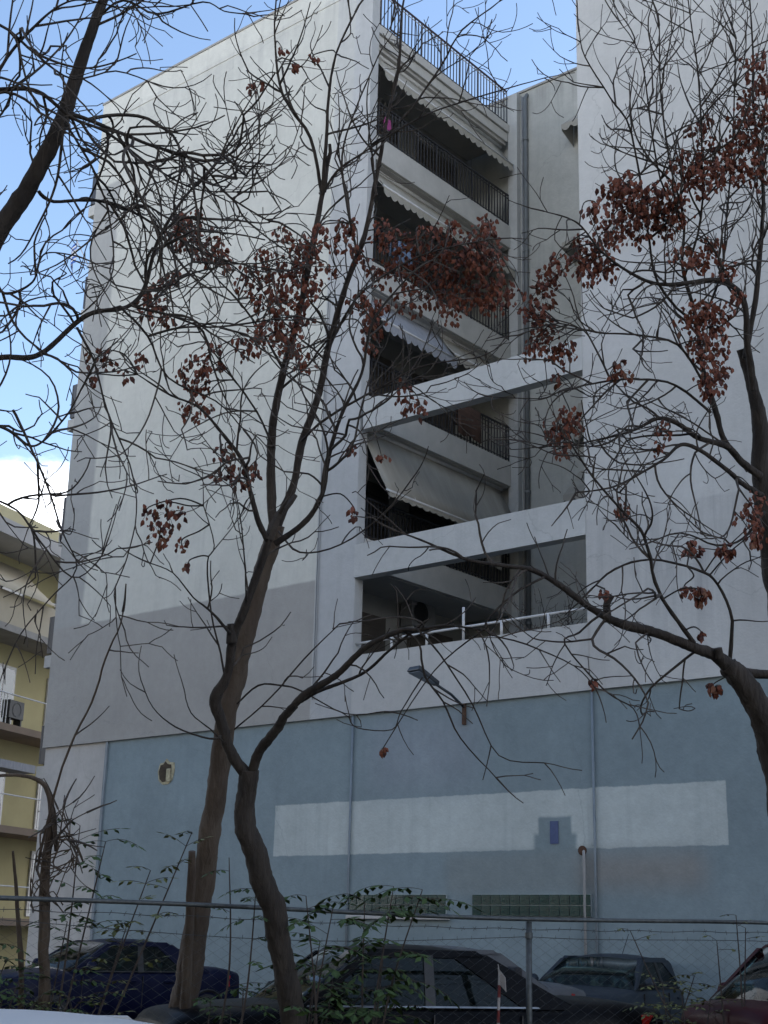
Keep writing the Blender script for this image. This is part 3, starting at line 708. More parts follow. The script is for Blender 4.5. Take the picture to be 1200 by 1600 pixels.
    sw = MB().ring((xd-.55, .37, belt-.0), (1, 0, .5), [(.15, -.012), (.18, -.012), (.18, .012), (.15, .012), (.15, -.012)], 20).build('steering_wheel', 'trim_black', c, True)
    # wheels
    for wx in (.78*Ln/4.6, Ln-.85*Ln/4.6):
        for s in (1, -1):
            wy = s*(hw-.10)
            wh = MB().ring((wx, wy-s*.10, .31), (0, s, 0), [(.20, 0), (.29, .0), (.31, .03), (.31, .18), (.29, .21), (.20, .21)], 24).build('wheel', 'tyre', c, True)
            MB().ring((wx, wy-s*.10, .31), (0, s, 0), [(.0, .19), (.06, .20), (.09, .17), (.17, .19), (.20, .20), (.205, .1)], 20).build('rim', 'rim', wh, True)
            MB().ring((wx, wy-s*.09, .33), (0, s, 0), [(.315, .0), (.36, .0), (.36, .205), (.345, .215), (.315, .2)], 24).build('wheel_arch', 'trim_black', c)
    MB().quadbox((Ln-.10, -.26, .42), (Ln+.012, .26, .53)).build('number_plate', 'plate_white', c)
    MB().quadbox((Ln-.16, -.38, hood-.30), (Ln-.02, .38, hood-.17)).build('grille', 'trim_black', c)
    MB().quadbox((-.012, -.26, .55), (.10, .26, .66)).build('number_plate', 'plate_white', c)
    if P.get('aerial'): MB().tube([(xb+.25, 0, rf-.02), (xb-.08, 0, rf+.30)], .006, 5).build('aerial', 'trim_black', c)
    return c
G = 'cars parked behind the fence'
fhx, fhy = -math.sin(rad(40.016)), math.cos(rad(40.016)); rhx, rhy = math.cos(rad(40.016)), math.sin(rad(40.016))
def gp(px, d):                                              # ground point below a photograph column
    l = (px-600)/FPX*d; return Vector((fhx*d+rhx*l, fhy*d+rhy*l, 0))
sedan = dict(L=4.85, w=1.80, belt=.95, roof=1.47, hood=.84, deck=.985, rs=.98, rr=1.90, rfx=3.05, ws=3.72, bp=2.48, cp=.30)
hatch = dict(L=3.95, w=1.66, belt=.93, roof=1.45, hood=.86, deck=.95, rs=.16, rr=.58, rfx=2.20, ws=2.95, bp=1.55, cp=.18, trim='trim_black')
comp = dict(L=4.3, w=1.72, belt=.95, roof=1.43, hood=.84, deck=.99, rs=.62, rr=1.35, rfx=2.45, ws=3.2, bp=1.95, cp=.26, trim='trim_black')
FH = math.atan2(-FDIR.y, -FDIR.x)
def place_tail(px, d, hd): return gp(px, d), hd
make_car('near black four door saloon with chrome window line behind the fence post', G, 'car_black', sedan, gp(972, 14.9), FH)
hY = rad(-90)
def nose_at(px, d, hd, Ln):
    p = gp(px, d); return p - Vector((math.cos(hd), math.sin(hd), 0))*Ln
h1 = rad(-90-8)
make_car('dark blue compact car parked nose towards the fence beside the brown trunk', G, 'car_blue', comp, nose_at(20, 22.3, rad(-100), 4.3), rad(-100))
h3 = rad(-86)
make_car('dull grey blue car with dark windows between the black saloon and the red car', G, 'car_greyblue', dict(comp, aerial=1, roof=1.40), nose_at(868, 20.0, rad(-80), 4.3), rad(-80))
make_car('dark red hatchback half hidden by leaves at the end of the row', G, 'car_red', dict(hatch, roof=1.60, belt=1.04, hood=.95, ws=3.55, rfx=3.0, bp=2.1, rr=.6), gp(1590, 15.2), FH)
make_car('silver grey car behind the leafy saplings and the forked dark trunk', G, 'car_silver', dict(comp, roof=1.46), nose_at(450, 18.5, rad(-114), 4.3), rad(-114))
wc = make_car('white car standing on the street side of the fence', None, 'car_white', dict(sedan, roof=1.42, w=1.76), (0, 0, 0), 0)
hd = FH+rad(180-6); tgt = W(70, 1577, 4.3)
wc.rotation_euler = (0, 0, hd)
c0 = Vector((math.cos(hd), math.sin(hd), 0)); wc.scale = (.887, .887, .887)
wc.location = Vector((tgt.x, tgt.y, 0)) - c0*2.35

# ================================================================== TREES
def smooth_path(pts, sub=4):
    """Catmull-Rom through (Vector, r)"""
    o = []; n = len(pts)
    for i in range(n-1):
        p0, p1, p2, p3 = pts[max(i-1, 0)], pts[i], pts[i+1], pts[min(i+2, n-1)]
        for k_ in range(sub):
            t = k_/sub
            q = .5*((2*p1[0])+(p2[0]-p0[0])*t+(2*p0[0]-5*p1[0]+4*p2[0]-p3[0])*t*t+(3*p1[0]-p0[0]-3*p2[0]+p3[0])*t**3)
            o.append((q, lerp(p1[1], p2[1], t)))
    o.append(pts[-1]); return o
UPV = Vector((0, 0, 1))
def rv(): return Vector((random.gauss(0, 1), random.gauss(0, 1), random.gauss(0, 1)))
def grow(mb, p, d, length, r0, lvl, up=.10, droop=0., wig=.2, fork=1.0, tips=None):
    """one wandering, curving twig with side twigs; tips turn up"""
    step = .07 if lvl < 2 else .048; n = max(4, int(length/step)); pts = [p.copy()]; rs = [r0]; d = d.normalized(); p = p.copy()
    kids = []; nxt = random.uniform(.10, .22); cw_ = rv()*wig*.9
    for i in range(n):
        t = i/n
        cw_ = cw_*.84 + rv()*wig*.52
        d = d + cw_*.50 + UPV*lerp(-droop, up, t)*(1.2 if lvl < 2 else 1.7)
        if random.random() < .26: d += rv()*wig*1.7
        d.normalize(); p = p+d*step; pts.append(p.copy()); rs.append(max(.0037, r0*(1-.58*(i+1)/n)))
        nxt -= step
        if nxt < 0 and lvl < 3 and i < n-1:
            kids.append((p.copy(), d.copy(), (1-t*.45), rs[-1])); nxt = random.uniform(.12, .30)/fork
    mb.tube(pts, rs, 5 if r0 > .009 else 4 if r0 > .006 else 3, False)
    for q, dd, f, r in kids:
        ax = dd.cross(rv()).normalized(); nd = Matrix.Rotation(random.uniform(.5, 1.1), 3, ax) @ dd
        ln = length*random.uniform(.30, .72)*f
        if ln > .15: grow(mb, q, nd, ln, max(.0043, r*.76), lvl+1, up*1.1, droop*.6, wig, fork, tips)
class Tree:
    def __init__(s, label, bark, base, dens=1.5, wk=1):
        s.dens = dens; s.wk = wk; s.root = empty('bare_tree', (base.x, base.y, 0)); tag(s.root, label, 'tree'); s.bark = bark; s.I = Matrix.Translation((-base.x, -base.y, 0)); s.nodes = []; s.pods = []
    def par(s, o, p=None):
        o.parent = p or s.root
        if p is None: o.matrix_parent_inverse = s.I
        return o
    def limb(s, pts, d, name='limb', sub=4, twigs=0, tl=(.5, 1.2), start=.15, up=.10, droop=.02, wig=.2, fork=1., dv=None, sides=None, knot=.10, tdir=None):
        """pts: (px,py,width px) along the limb; d depth at start or (start,end)"""
        d0, d1 = d if isinstance(d, tuple) else (d, d)
        P = []; n = len(pts)
        for i, (x, y, wd) in enumerate(pts):
            dd = lerp(d0, d1, i/(n-1)); P.append((W(x, y, dd), wd/2*dd/FPX))
        if name == 'limb': P = [P[0]]+[(q+rv()*min(.035, (q-P[max(0, i-1)][0]).length*.05), r) for i, (q, r) in enumerate(P) if 0 < i < n-1]+[P[-1]]
        path = smooth_path(P, sub*3 if P[0][1] > .03 else sub)
        mb = MB(); rr = []
        for i, (q, r) in enumerate(path): rr.append(max(.0045, r*s.wk*(.80 if name == 'limb' else 1)*(1+knot*(random.uniform(-1, 1) if P[0][1] <= .03 else mnoise.noise(q*5)))))
        pp = [q + (rv()*r*.10 if P[0][1] <= .03 else mnoise.noise_vector(q*3.5)*r*.18) for (q, r) in path]
        mb.tube(pp, rr, sides or (22 if P[0][1] > .03 else 8 if P[0][1] > .02 else 5))
        if P[0][1] > .03:                                    # ridged bark, burrs
            ns = sides or 22; cen = pp
            for vi in range(len(mb.v)):
                q = Vector(mb.v[vi]); c_ = cen[min(vi//ns, len(cen)-1)]; e = q-c_
                f = .15*mnoise.noise(Vector((q.x*30, q.y*30, q.z*6)))+.08*mnoise.noise(Vector((q.x*60, q.y*60, q.z*16)))+.09*mnoise.noise(Vector((q.x*6, q.y*6, q.z*4+3)))
                mb.v[vi] = tuple(c_+e*(1+f))
        lo = s.par(mb.build(name, s.bark, smooth=True))
        s.nodes += [(q, r) for q, r in path if 1]
        if twigs:
            tm = MB(); cum = [0]
            for i in range(1, len(path)): cum.append(cum[-1]+(path[i][0]-path[i-1][0]).length)
            T = cum[-1]; k_ = int(twigs*T*s.dens)
            for j in range(k_):
                u = T*(start+(1-start)*((j+random.random())/k_)); i = max(1, next((m for m in range(len(cum)) if cum[m] >= u), len(cum)-1))
                q = path[i][0]; dirn = (path[i][0]-path[i-1][0]).normalized(); ax = dirn.cross(rv()).normalized()
                nd = Matrix.Rotation(random.uniform(.5, 1.25), 3, ax) @ dirn
                if tdir is not None: nd = (nd + tdir*.8).normalized()
                ln = random.uniform(*tl)*1.2*(1.1-.4*u/T)
                grow(tm, q, nd, ln, max(.0058, min(path[i][1]*.62, .0048+ln*.0060)), 1, up, droop, wig, fork)
            q, r = path[-1]; grow(tm, q, (path[-1][0]-path[-2][0]), tl[0]*.9, max(.004, r), 1, up, droop, wig, fork)
            to = tm.build('twigs', 'twig_bark'); tag(s.par(to, lo), kind='stuff')
        return lo
POD_ME = {}
def pod_mesh(k):
    if k not in POD_ME:
        mb = MB(); mb.v.append((0, 0, 0)); rnd = random.Random(k)
        for t, f in ((.22, .75), (.55, 1.0)):
            for j in range(6):
                an = PI/3*j; rr = .33*f*(1.0 if j % 2 == 0 else .42)*rnd.uniform(.8, 1.15); mb.v.append((math.cos(an)*rr, math.sin(an)*rr, t))
        mb.v.append((rnd.uniform(-.08, .08), rnd.uniform(-.08, .08), 1))
        for j in range(6):
            j2 = (j+1) % 6; mb.f += [(0, 1+j2, 1+j), (1+j, 1+j2, 7+j2, 7+j), (7+j, 7+j2, 13)]
        POD_ME[k] = mb.mesh('seed_pod'); POD_ME[k].materials.append(MATS['pod_tan' if k % 7 == 6 else 'pod_dark' if k % 3 == 2 else 'pod'])
    return POD_ME[k]
def pods(tree, px, py, d, rpx, n, tan=.15, drop=1.3):
    """one hanging panicle of papery pods; collects pods, finish_pods() links them"""
    c = W(px, py, d+random.uniform(-.25, .25)); R = rpx*1.15*d/FPX
    top = c+UPV*R*.5
    near = min(tree.nodes, key=lambda q: (q[0]-top).length) if tree.nodes else (top, .01)
    a = near[0]; mid = (a+top)*.5 + UPV*.10*(top-a).length
    sm = MB(); path = smooth_path([(a, .007), (mid+rv()*.03, .006), (top, .005), (c-UPV*R*.4, .003)], 5); sm.tube([q for q, r in path], [r for q, r in path], 4, False)
    mine = []
    for i in range(int(n*1.65)):
        v = rv(); v.normalize(); v *= R*random.random()**.45; p = c+Vector((v.x, v.y, v.z*drop*.75))
        L_ = random.uniform(.036, .074); ax = (Vector((0, 0, -1))+rv()*.38).normalized()
        q = ax.to_track_quat('Z', 'X').to_matrix().to_4x4() @ Matrix.Rotation(random.random()*6.28, 4, 'Z')
        mine.append((L_/max(5, (p-CAM).length), Matrix.Translation(p) @ q @ Matrix.Scale(L_, 4)))
        if random.random() < .5:
            s0 = c+(p-c)*random.uniform(.1, .4); sm.tube([s0, (s0+p)*.5+UPV*.01, p], .0018, 3, False)
    st = tree.par(sm.build('seed_stalk', tree.bark)); tree.pods += [(m_[0], m_[1], st) for m_ in mine]
def finish_pods(tree, limit=300):
    tree.pods.sort(key=lambda x: -x[0]); rest = MB()
    for i, (sz, M, st) in enumerate(tree.pods):
        k_ = random.randrange(14)
        if i < limit:
            o = link('seed_pod', pod_mesh(k_), None, st); o.matrix_basis = M
        else:
            me = pod_mesh(k_); i0 = len(rest.v); rest.v += [tuple(M @ v.co) for v in me.vertices]; rest.f += [tuple(i0+j for j in p.vertices) for p in me.polygons]
    if rest.v: tag(tree.par(rest.build('seed_pods', 'pod')), kind='stuff')

# --- A: dark forked tree in front of the fence
A = Tree('dark forked tree with an elbowed trunk standing before the fence', 'bark_dark', W(480, 1790, 11.2), 1.6, .80)
A.limb([(482, 1800, 60), (470, 1680, 52), (458, 1590, 48), (442, 1500, 45), (428, 1425, 45), (402, 1345, 44), (381, 1285, 41), (385, 1235, 37), (389, 1203, 36)], 11.2, 'trunk', 5, knot=.05)
A.limb([(389, 1215, 33), (366, 1178, 27), (345, 1118, 28), (340, 1090, 29), (354, 1055, 22), (362, 1000, 21), (380, 945, 20), (400, 890, 19), (420, 842, 18)], (11.2, 11.0), sub=4, twigs=1.2, tl=(.5, 1.0), start=.3, up=.12, wig=.22)
A.limb([(362, 1005, 22), (360, 975, 14)], 11.05, 'stub', 2)
A.limb([(418, 846, 15), (405, 815, 13), (392, 762, 12), (376, 720, 10), (352, 680, 8), (310, 640, 6), (262, 610, 5), (215, 585, 3)], (11.0, 10.4), twigs=3.5, tl=(.45, 1.1), up=.09, droop=.05)
A.limb([(430, 850, 17), (465, 832, 14), (488, 800, 12), (502, 765, 11), (520, 705, 10), (536, 650, 9), (560, 580, 7), (590, 500, 6), (640, 430, 4)], (11.0, 10.6), twigs=3.2, tl=(.5, 1.2), up=.10)
A.limb([(392, 1212, 25), (412, 1172, 24), (432, 1138, 23), (450, 1112, 20), (482, 1084, 17), (525, 1048, 16), (570, 1014, 14), (620, 987, 12), (655, 982, 9), (700, 975, 6), (760, 985, 4)], (11.2, 10.2), twigs=1.6, tl=(.4, .9), start=.35, up=.02, droop=.12, wig=.2)
A.limb([(446, 1118, 16), (462, 1102, 14)], 11.15, 'stub', 2)
A.limb([(470, 1095, 12), (505, 1082, 10), (560, 1052, 8), (606, 1018, 7), (640, 990, 6)], (11.15, 10.5), twigs=1.0, tl=(.3, .7), up=.05, droop=.08)
A.limb([(630, 985, 7), (655, 1010, 6), (660, 1058, 6), (690, 1100, 5), (728, 1155, 4), (775, 1215, 3)], (10.5, 10.2), twigs=1.5, tl=(.2, .5), up=.10, droop=.15, fork=.6)
A.limb([(650, 982, 6), (690, 1020, 5), (738, 1100, 4), (785, 1172, 3), (850, 1192, 2)], (10.4, 10.0), twigs=1.5, tl=(.2, .45), up=.12, droop=.1, fork=.6)
A.limb([(660, 1058, 4), (630, 1110, 3), (612, 1140, 3), (560, 1135, 2), (545, 1120, 2)], (10.4, 10.2), twigs=1.5, tl=(.2, .4), up=.1, droop=.12, fork=.6)
A.limb([(345, 1150, 7), (325, 1155, 5), (270, 1138, 4), (235, 1105, 3), (220, 1062, 2)], (11.1, 10.8), twigs=1.2, tl=(.15, .4), up=.15, fork=.5)
A.limb([(350, 1160, 6), (330, 1140, 4), (300, 1115, 3), (287, 1075, 2)], (11.1, 10.9), twigs=1.0, tl=(.15, .3), up=.15, fork=.5)
A.limb([(352, 1062, 6), (346, 1020, 5), (333, 960, 4), (330, 880, 4), (337, 850, 3), (318, 790, 2)], (11.1, 10.6), twigs=1.8, tl=(.2, .6), up=.12)
A.limb([(385, 940, 5), (378, 870, 4), (372, 800, 3), (358, 740, 3), (330, 700, 2)], (11.0, 10.5), twigs=2.0, tl=(.2, .6), up=.1)
A.limb([(360, 990, 8), (330, 955, 6), (300, 935, 4), (270, 900, 3), (235, 880, 3)], (11.0, 10.5), twigs=1.6, tl=(.2, .5), up=.08)
A.limb([(370, 1100, 4), (400, 1075, 5), (440, 1070, 5), (470, 1080, 4), (540, 1105, 3), (600, 1112, 3)], (11.1, 10.7), twigs=1.2, tl=(.2, .5), up=.05, droop=.1, fork=.6)
A.limb([(366, 1140, 4), (420, 1085, 4), (480, 1030, 4), (530, 975, 3)], (11.1, 11.3), twigs=1.2, tl=(.2, .4), up=.08, fork=.6)

# --- B: brown leaning tree just behind the fence, its two stems rising high
Bt = Tree('tall leaning brown trunk with two long pale stems behind the fence rail', 'bark_brown', W(270, 1760, 12.4), 1.7, .84)
Bt.limb([(262, 1780, 62), (281, 1640, 56), (290, 1560, 50), (306, 1450, 44), (322, 1340, 40), (338, 1230, 38), (355, 1120, 37), (378, 1020, 36), (400, 930, 34), (420, 860, 32), (432, 820, 30)], 12.4, 'trunk', 4, knot=.03)
Bt.limb([(285, 1640, 22), (290, 1560, 20), (296, 1440, 17), (300, 1330, 13)], 12.15, 'stub', 3)
Bt.bark = 'bark_grey'
bl_ = Bt.limb([(428, 835, 22), (427, 740, 20), (430, 660, 19), (446, 580, 17), (468, 495, 15), (488, 400, 14), (504, 300, 12)], (12.4, 12.0), twigs=1.6, tl=(.5, 1.3), start=.35, up=.10)
Bt.limb([(504, 305, 9), (484, 215, 8), (462, 170, 7), (436, 130, 6), (425, 60, 4), (432, -10, 3)], (12.0, 11.8), twigs=3.0, tl=(.4, 1.0), up=.14)
Bt.limb([(504, 305, 10), (512, 230, 8), (515, 150, 7), (528, 80, 5), (555, 20, 4)], (12.0, 11.7), twigs=3.0, tl=(.4, 1.0), up=.14)
Bt.limb([(500, 310, 6), (525, 265, 6), (560, 240, 5), (610, 205, 5), (670, 177, 4), (735, 150, 4), (800, 140, 3), (850, 122, 2)], (12.0, 11.4), twigs=2.2, tl=(.3, .8), up=.15)
Bt.limb([(432, 825, 22), (452, 755, 19), (473, 690, 18), (494, 620, 17), (518, 535, 15), (545, 450, 13), (570, 370, 12), (590, 280, 10), (604, 190, 8), (622, 100, 7), (632, 20, 5), (640, -40, 4)], (12.4, 11.8), twigs=2.2, tl=(.4, 1.2), start=.3, up=.12)
Bt.limb([(600, 215, 6), (640, 165, 5), (690, 95, 5), (720, 45, 4), (770, 5, 3), (800, -30, 3)], (11.8, 11.3), twigs=2.6, tl=(.3, .9), up=.14)
Bt.limb([(560, 400, 7), (545, 330, 6), (540, 250, 5), (550, 170, 4), (590, 90, 3)], (11.9, 11.6), twigs=2.5, tl=(.4, .9), up=.12)
Bt.limb([(520, 530, 7), (560, 470, 6), (610, 420, 5), (680, 390, 4), (760, 375, 3)], (12.0, 11.4), twigs=3.4, tl=(.4, 1.0), up=.08)
Bt.limb([(470, 690, 7), (520, 650, 6), (590, 600, 5), (660, 570, 4), (740, 560, 3)], (12.2, 11.4), twigs=3.2, tl=(.4, 1.0), up=.08)
Bt.limb([(446, 585, 7), (410, 520, 6), (370, 470, 5), (330, 430, 4), (300, 370, 3)], (12.2, 11.4), twigs=3.0, tl=(.4, 1.0), up=.08)
Bt.limb([(428, 700, 6), (400, 640, 5), (350, 580, 4), (310, 520, 4), (280, 450, 3)], (12.3, 11.5), twigs=2.8, tl=(.4, 1.0), up=.06)
Bt.limb([(435, 830, 6), (470, 860, 5), (540, 850, 4), (600, 800, 4), (650, 740, 3)], (12.3, 11.6), twigs=1.6, tl=(.3, .7), up=.06)

# --- C: big tree at the left with a thick leaning limb; its trunk stands beside the view
Ct = Tree('big dark tree at the side with a thick leaning limb and drooping twigs', 'bark_dark', W(-230, 1900, 9.4), 1.75, .62)
Ct.limb([(-230, 1910, 100), (-225, 1500, 90), (-205, 1000, 82), (-170, 700, 76), (-110, 530, 70), (-40, 420, 62), (18, 335, 50), (58, 268, 42), (98, 185, 37), (128, 95, 31), (160, 5, 25), (190, -70, 20)], (9.4, 9.6), 'trunk', 4, knot=.04, twigs=.4, start=.65, tl=(.6, 1.1))
Ct.limb([(90, 205, 16), (110, 180, 14), (175, 205, 12), (225, 222, 10), (300, 262, 8), (355, 315, 6), (420, 345, 4)], (9.6, 9.0), twigs=5.5, tl=(.5, 1.2), up=.06, droop=.05)
Ct.limb([(-60, 150, 18), (0, 138, 15), (52, 146, 13), (115, 182, 11), (165, 210, 9), (230, 250, 7), (300, 300, 5), (370, 300, 4)], (9.2, 9.5), twigs=5.0, tl=(.5, 1.1), up=.05, droop=.04)
Ct.limb([(60, 300, 12), (85, 314, 11), (135, 314, 10), (190, 326, 9), (260, 362, 8), (345, 398, 6), (420, 420, 4)], (9.6, 10.2), twigs=4.5, tl=(.5, 1.1), up=.05, droop=.06)
Ct.limb([(-180, 620, 34), (-90, 580, 24), (0, 562, 18), (60, 552, 16), (135, 500, 15), (200, 476, 14), (222, 448, 13), (246, 380, 11), (282, 318, 9), (325, 268, 7), (370, 225, 5), (420, 190, 3)], (9.4, 9.9), twigs=2.6, tl=(.5, 1.2), start=.3, up=.06, droop=.04)
Ct.limb([(205, 478, 10), (260, 490, 8), (330, 510, 7), (400, 500, 6), (450, 495, 4)], (9.7, 10.1), twigs=3.0, tl=(.5, 1.0), up=.05, droop=.06)
Ct.limb([(190, 482, 9), (230, 530, 7), (270, 590, 6), (330, 620, 5), (380, 670, 4)], (9.7, 10.0), twigs=3.0, tl=(.4, 1.1), up=.04, droop=.08)
Ct.limb([(120, 512, 9), (150, 560, 7), (170, 640, 6), (200, 720, 5), (215, 800, 4), (200, 880, 4), (180, 930, 3), (195, 985, 3)], (9.6, 9.2), twigs=2.2, tl=(.4, 1.0), up=.06, droop=.08)
Ct.limb([(20, 640, 10), (45, 690, 8), (75, 760, 7), (105, 830, 5), (115, 890, 4), (80, 930, 3), (30, 990, 3), (5, 1050, 2)], (9.3, 9.0), twigs=3.0, tl=(.3, .8), up=.08, droop=.05)
Ct.limb([(-120, 640, 20), (-50, 650, 13), (10, 672, 10), (50, 700, 8), (100, 650, 6), (130, 600, 5), (150, 560, 3)], (9.3, 9.2), twigs=4.5, tl=(.4, .9), up=.08)
Ct.limb([(-100, 760, 14), (-30, 770, 9), (20, 790, 7), (70, 850, 6), (110, 900, 5), (150, 880, 3), (170, 840, 2)], (9.2, 8.9), twigs=3.4, tl=(.3, .8), up=.1)
Ct.limb([(-90, 300, 20), (-40, 200, 14), (0, 110, 11), (50, 50, 9), (110, 10, 6), (190, 20, 4), (250, 10, 3)], (9.3, 9.0), twigs=5.0, tl=(.5, 1.0), up=.05, droop=.02)
Ct.limb([(-60, 60, 14), (0, 40, 10), (60, 90, 8), (110, 120, 6), (180, 110, 5), (240, 130, 3)], (9.0, 9.4), twigs=5.0, tl=(.5, 1.0), up=.04, droop=.02)
Ct.limb([(150, 30, 9), (190, 0, 8), (250, 20, 7), (310, 5, 5), (350, 20, 4), (385, 22, 3)], (9.6, 9.2), twigs=2.6, tl=(.3, .7), up=.06, droop=.06)
Ct.limb([(-70, 450, 18), (-20, 430, 12), (10, 460, 9), (50, 440, 7), (70, 400, 5), (120, 400, 3)], (9.4, 9.0), twigs=4.0, tl=(.4, .9), up=.04, droop=.04)
Ct.limb([(100, 190, 9), (135, 250, 8), (170, 330, 6), (180, 420, 5), (150, 470, 4)], (9.5, 9.2), twigs=3.5, tl=(.4, 1.0), up=.03, droop=.06)

# --- D: thick limb entering low from the right, in front
Dt = Tree('thick dark trunk bending in low from the side with a long level bough', 'bark_dark', W(1260, 1860, 10.2), 2.1, .88)
Dt.limb([(1262, 1870, 84), (1255, 1600, 70), (1238, 1380, 60), (1222, 1240, 54), (1200, 1140, 50), (1168, 1075, 44), (1138, 1040, 36)], 10.2, 'trunk', 5, knot=.05)
Dt.limb([(1150, 1050, 38), (1120, 1026, 29), (1080, 1006, 24), (1020, 988, 22), (962, 970, 19), (925, 948, 16), (880, 918, 14), (838, 896, 12), (790, 880, 9), (730, 870, 7), (660, 850, 5), (620, 830, 4)], (10.2, 9.8), twigs=2.4, tl=(.4, 1.1), start=.1, up=.06, droop=.04)
Dt.limb([(950, 972, 18), (948, 945, 14), (956, 930, 10)], 10.1, 'stub', 3)
Dt.limb([(1125, 1028, 16), (1122, 1012, 14)], 10.1, 'stub', 2)
Dt.limb([(1138, 1040, 10), (1142, 970, 8), (1120, 915, 7), (1090, 890, 6), (1010, 873, 5), (960, 890, 5), (925, 920, 4)], (10.2, 10.0), twigs=2.0, tl=(.3, .9), up=.08)
Dt.limb([(1085, 1005, 11), (1048, 960, 9), (1030, 910, 8), (1010, 840, 7), (980, 800, 6), (930, 740, 5), (890, 690, 3)], (10.1, 9.7), twigs=2.4, tl=(.4, 1.0), up=.08)
Dt.limb([(1150, 1048, 20), (1180, 1055, 20), (1240, 1055, 18)], 10.3, sub=3)
Dt.limb([(940, 958, 7), (905, 990, 5), (880, 1010, 4), (940, 1080, 4), (990, 1110, 3), (1000, 1140, 2)], (10.0, 9.7), twigs=2.2, tl=(.2, .6), up=.1, droop=.1)
Dt.limb([(850, 902, 6), (800, 930, 5), (760, 985, 4), (820, 1010, 4), (900, 1040, 3), (930, 1075, 3)], (9.9, 9.6), twigs=2.4, tl=(.2, .7), up=.08, droop=.1)

# --- E: tree at the right, full of pods, with upright shoots
Et = Tree('tree crowded with red brown seed pods and upright shoots before the pale wall', 'bark_dark', W(1240, 1760, 12.6), 2.0, .64)
Et.limb([(1250, 1770, 70), (1240, 1400, 62), (1226, 1050, 56), (1208, 880, 52), (1196, 800, 46), (1190, 730, 42), (1186, 660, 36), (1176, 600, 28), (1158, 545, 22)], 12.6, 'trunk', 4, knot=.05)
Et.limb([(1188, 745, 26), (1165, 720, 22), (1134, 700, 19), (1094, 682, 16), (1060, 666, 15), (1030, 658, 12), (990, 672, 8), (930, 690, 6), (870, 700, 4), (820, 690, 3)], (12.5, 11.8), twigs=3.4, tl=(.5, 1.1), start=.15, up=.05, droop=.02)
Et.limb([(1190, 775, 20), (1160, 752, 16), (1130, 730, 14), (1069, 700, 12), (1030, 720, 8), (960, 760, 6), (900, 770, 4)], (12.4, 11.6), twigs=3.0, tl=(.4, 1.0), up=.04, droop=.06)
Et.limb([(1170, 735, 20), (1128, 690, 18), (1112, 640, 17), (1098, 570, 15), (1085, 500, 12), (1070, 420, 10), (1064, 340, 8), (1050, 260, 6), (1040, 150, 5), (1030, 40, 4)], (12.5, 12.2), twigs=3.2, tl=(.5, 1.2), start=.2, up=.20, wig=.14)
Et.limb([(1178, 610, 22), (1172, 540, 20), (1160, 470, 19), (1140, 445, 17), (1112, 438, 15), (1045, 446, 12), (992, 431, 9), (944, 392, 7), (900, 350, 5), (850, 330, 3)], (12.4, 11.6), twigs=3.2, tl=(.4, 1.1), start=.2, up=.10)
Et.limb([(1164, 560, 20), (1176, 470, 17), (1186, 380, 14), (1180, 280, 11), (1172, 180, 8), (1176, 80, 6), (1170, -20, 4)], (12.5, 12.2), twigs=3.6, tl=(.5, 1.1), up=.22, wig=.14)
Et.limb([(1085, 505, 9), (1030, 440, 8), (1010, 330, 7), (985, 220, 6), (948, 150, 5), (920, 90, 4), (905, 50, 3)], (12.3, 11.9), twigs=2.6, tl=(.5, 1.1), start=.3, up=.22, wig=.13)
Et.limb([(1070, 430, 8), (1095, 340, 7), (1100, 230, 6), (1085, 120, 5), (1075, 0, 4)], (12.2, 12.0), twigs=3.0, tl=(.5, 1.1), up=.22, wig=.13)
Et.limb([(1090, 520, 8), (1120, 430, 7), (1135, 330, 6), (1140, 220, 5), (1150, 60, 4)], (12.3, 12.5), twigs=3.0, tl=(.5, 1.1), up=.22, wig=.13)
Et.limb([(1066, 350, 6), (1030, 280, 6), (1012, 190, 5), (1000, 90, 4), (965, 30, 3)], (12.2, 11.7), twigs=2.8, tl=(.4, 1.0), up=.2, wig=.13)
Et.limb([(1110, 645, 9), (1060, 600, 8), (1000, 590, 7), (940, 600, 6), (880, 610, 5), (840, 625, 4), (770, 620, 3)], (12.3, 11.5), twigs=3.2, tl=(.4, 1.0), up=.06)
Et.limb([(1100, 600, 8), (1050, 540, 7), (990, 520, 6), (930, 520, 5), (870, 510, 4), (820, 520, 3)], (12.3, 11.5), twigs=3.2, tl=(.4, 1.0), up=.06)
Et.limb([(1195, 800, 10), (1160, 840, 8), (1120, 850, 6), (1060, 830, 5), (1000, 850, 4), (970, 830, 3)], (12.4, 11.8), twigs=2.6, tl=(.3, .8), up=.05, droop=.06)

# --- F: small crooked tree wrapped in creeper at the fence
Ft = Tree('small crooked tree wrapped in creeper stems at the end of the fence', 'bark_brown', W(72, 1790, 11.3), 1.5, .52)
Ft.limb([(80, 1800, 40), (76, 1700, 38), (72, 1600, 36), (68, 1500, 34), (70, 1400, 32), (74, 1330, 28), (80, 1275, 22), (76, 1240, 17), (62, 1220, 14), (30, 1211, 11), (-30, 1214, 9)], 11.3, 'trunk', 4, knot=.09)
Ft.limb([(88, 1330, 12), (84, 1280, 14), (88, 1274, 12)], 11.25, 'stub', 3)
Ft.limb([(58, 1360, 11), (66, 1300, 10), (84, 1235, 10), (112, 1160, 9), (142, 1095, 8), (168, 1030, 7), (186, 975, 6), (192, 955, 5)], (11.3, 10.6), sub=4, twigs=.8, start=.4, tl=(.2, .5))
Ft.limb([(40, 1800, 26), (38, 1600, 24), (34, 1480, 20), (28, 1400, 14), (20, 1330, 8)], 11.5, 'limb', 4)
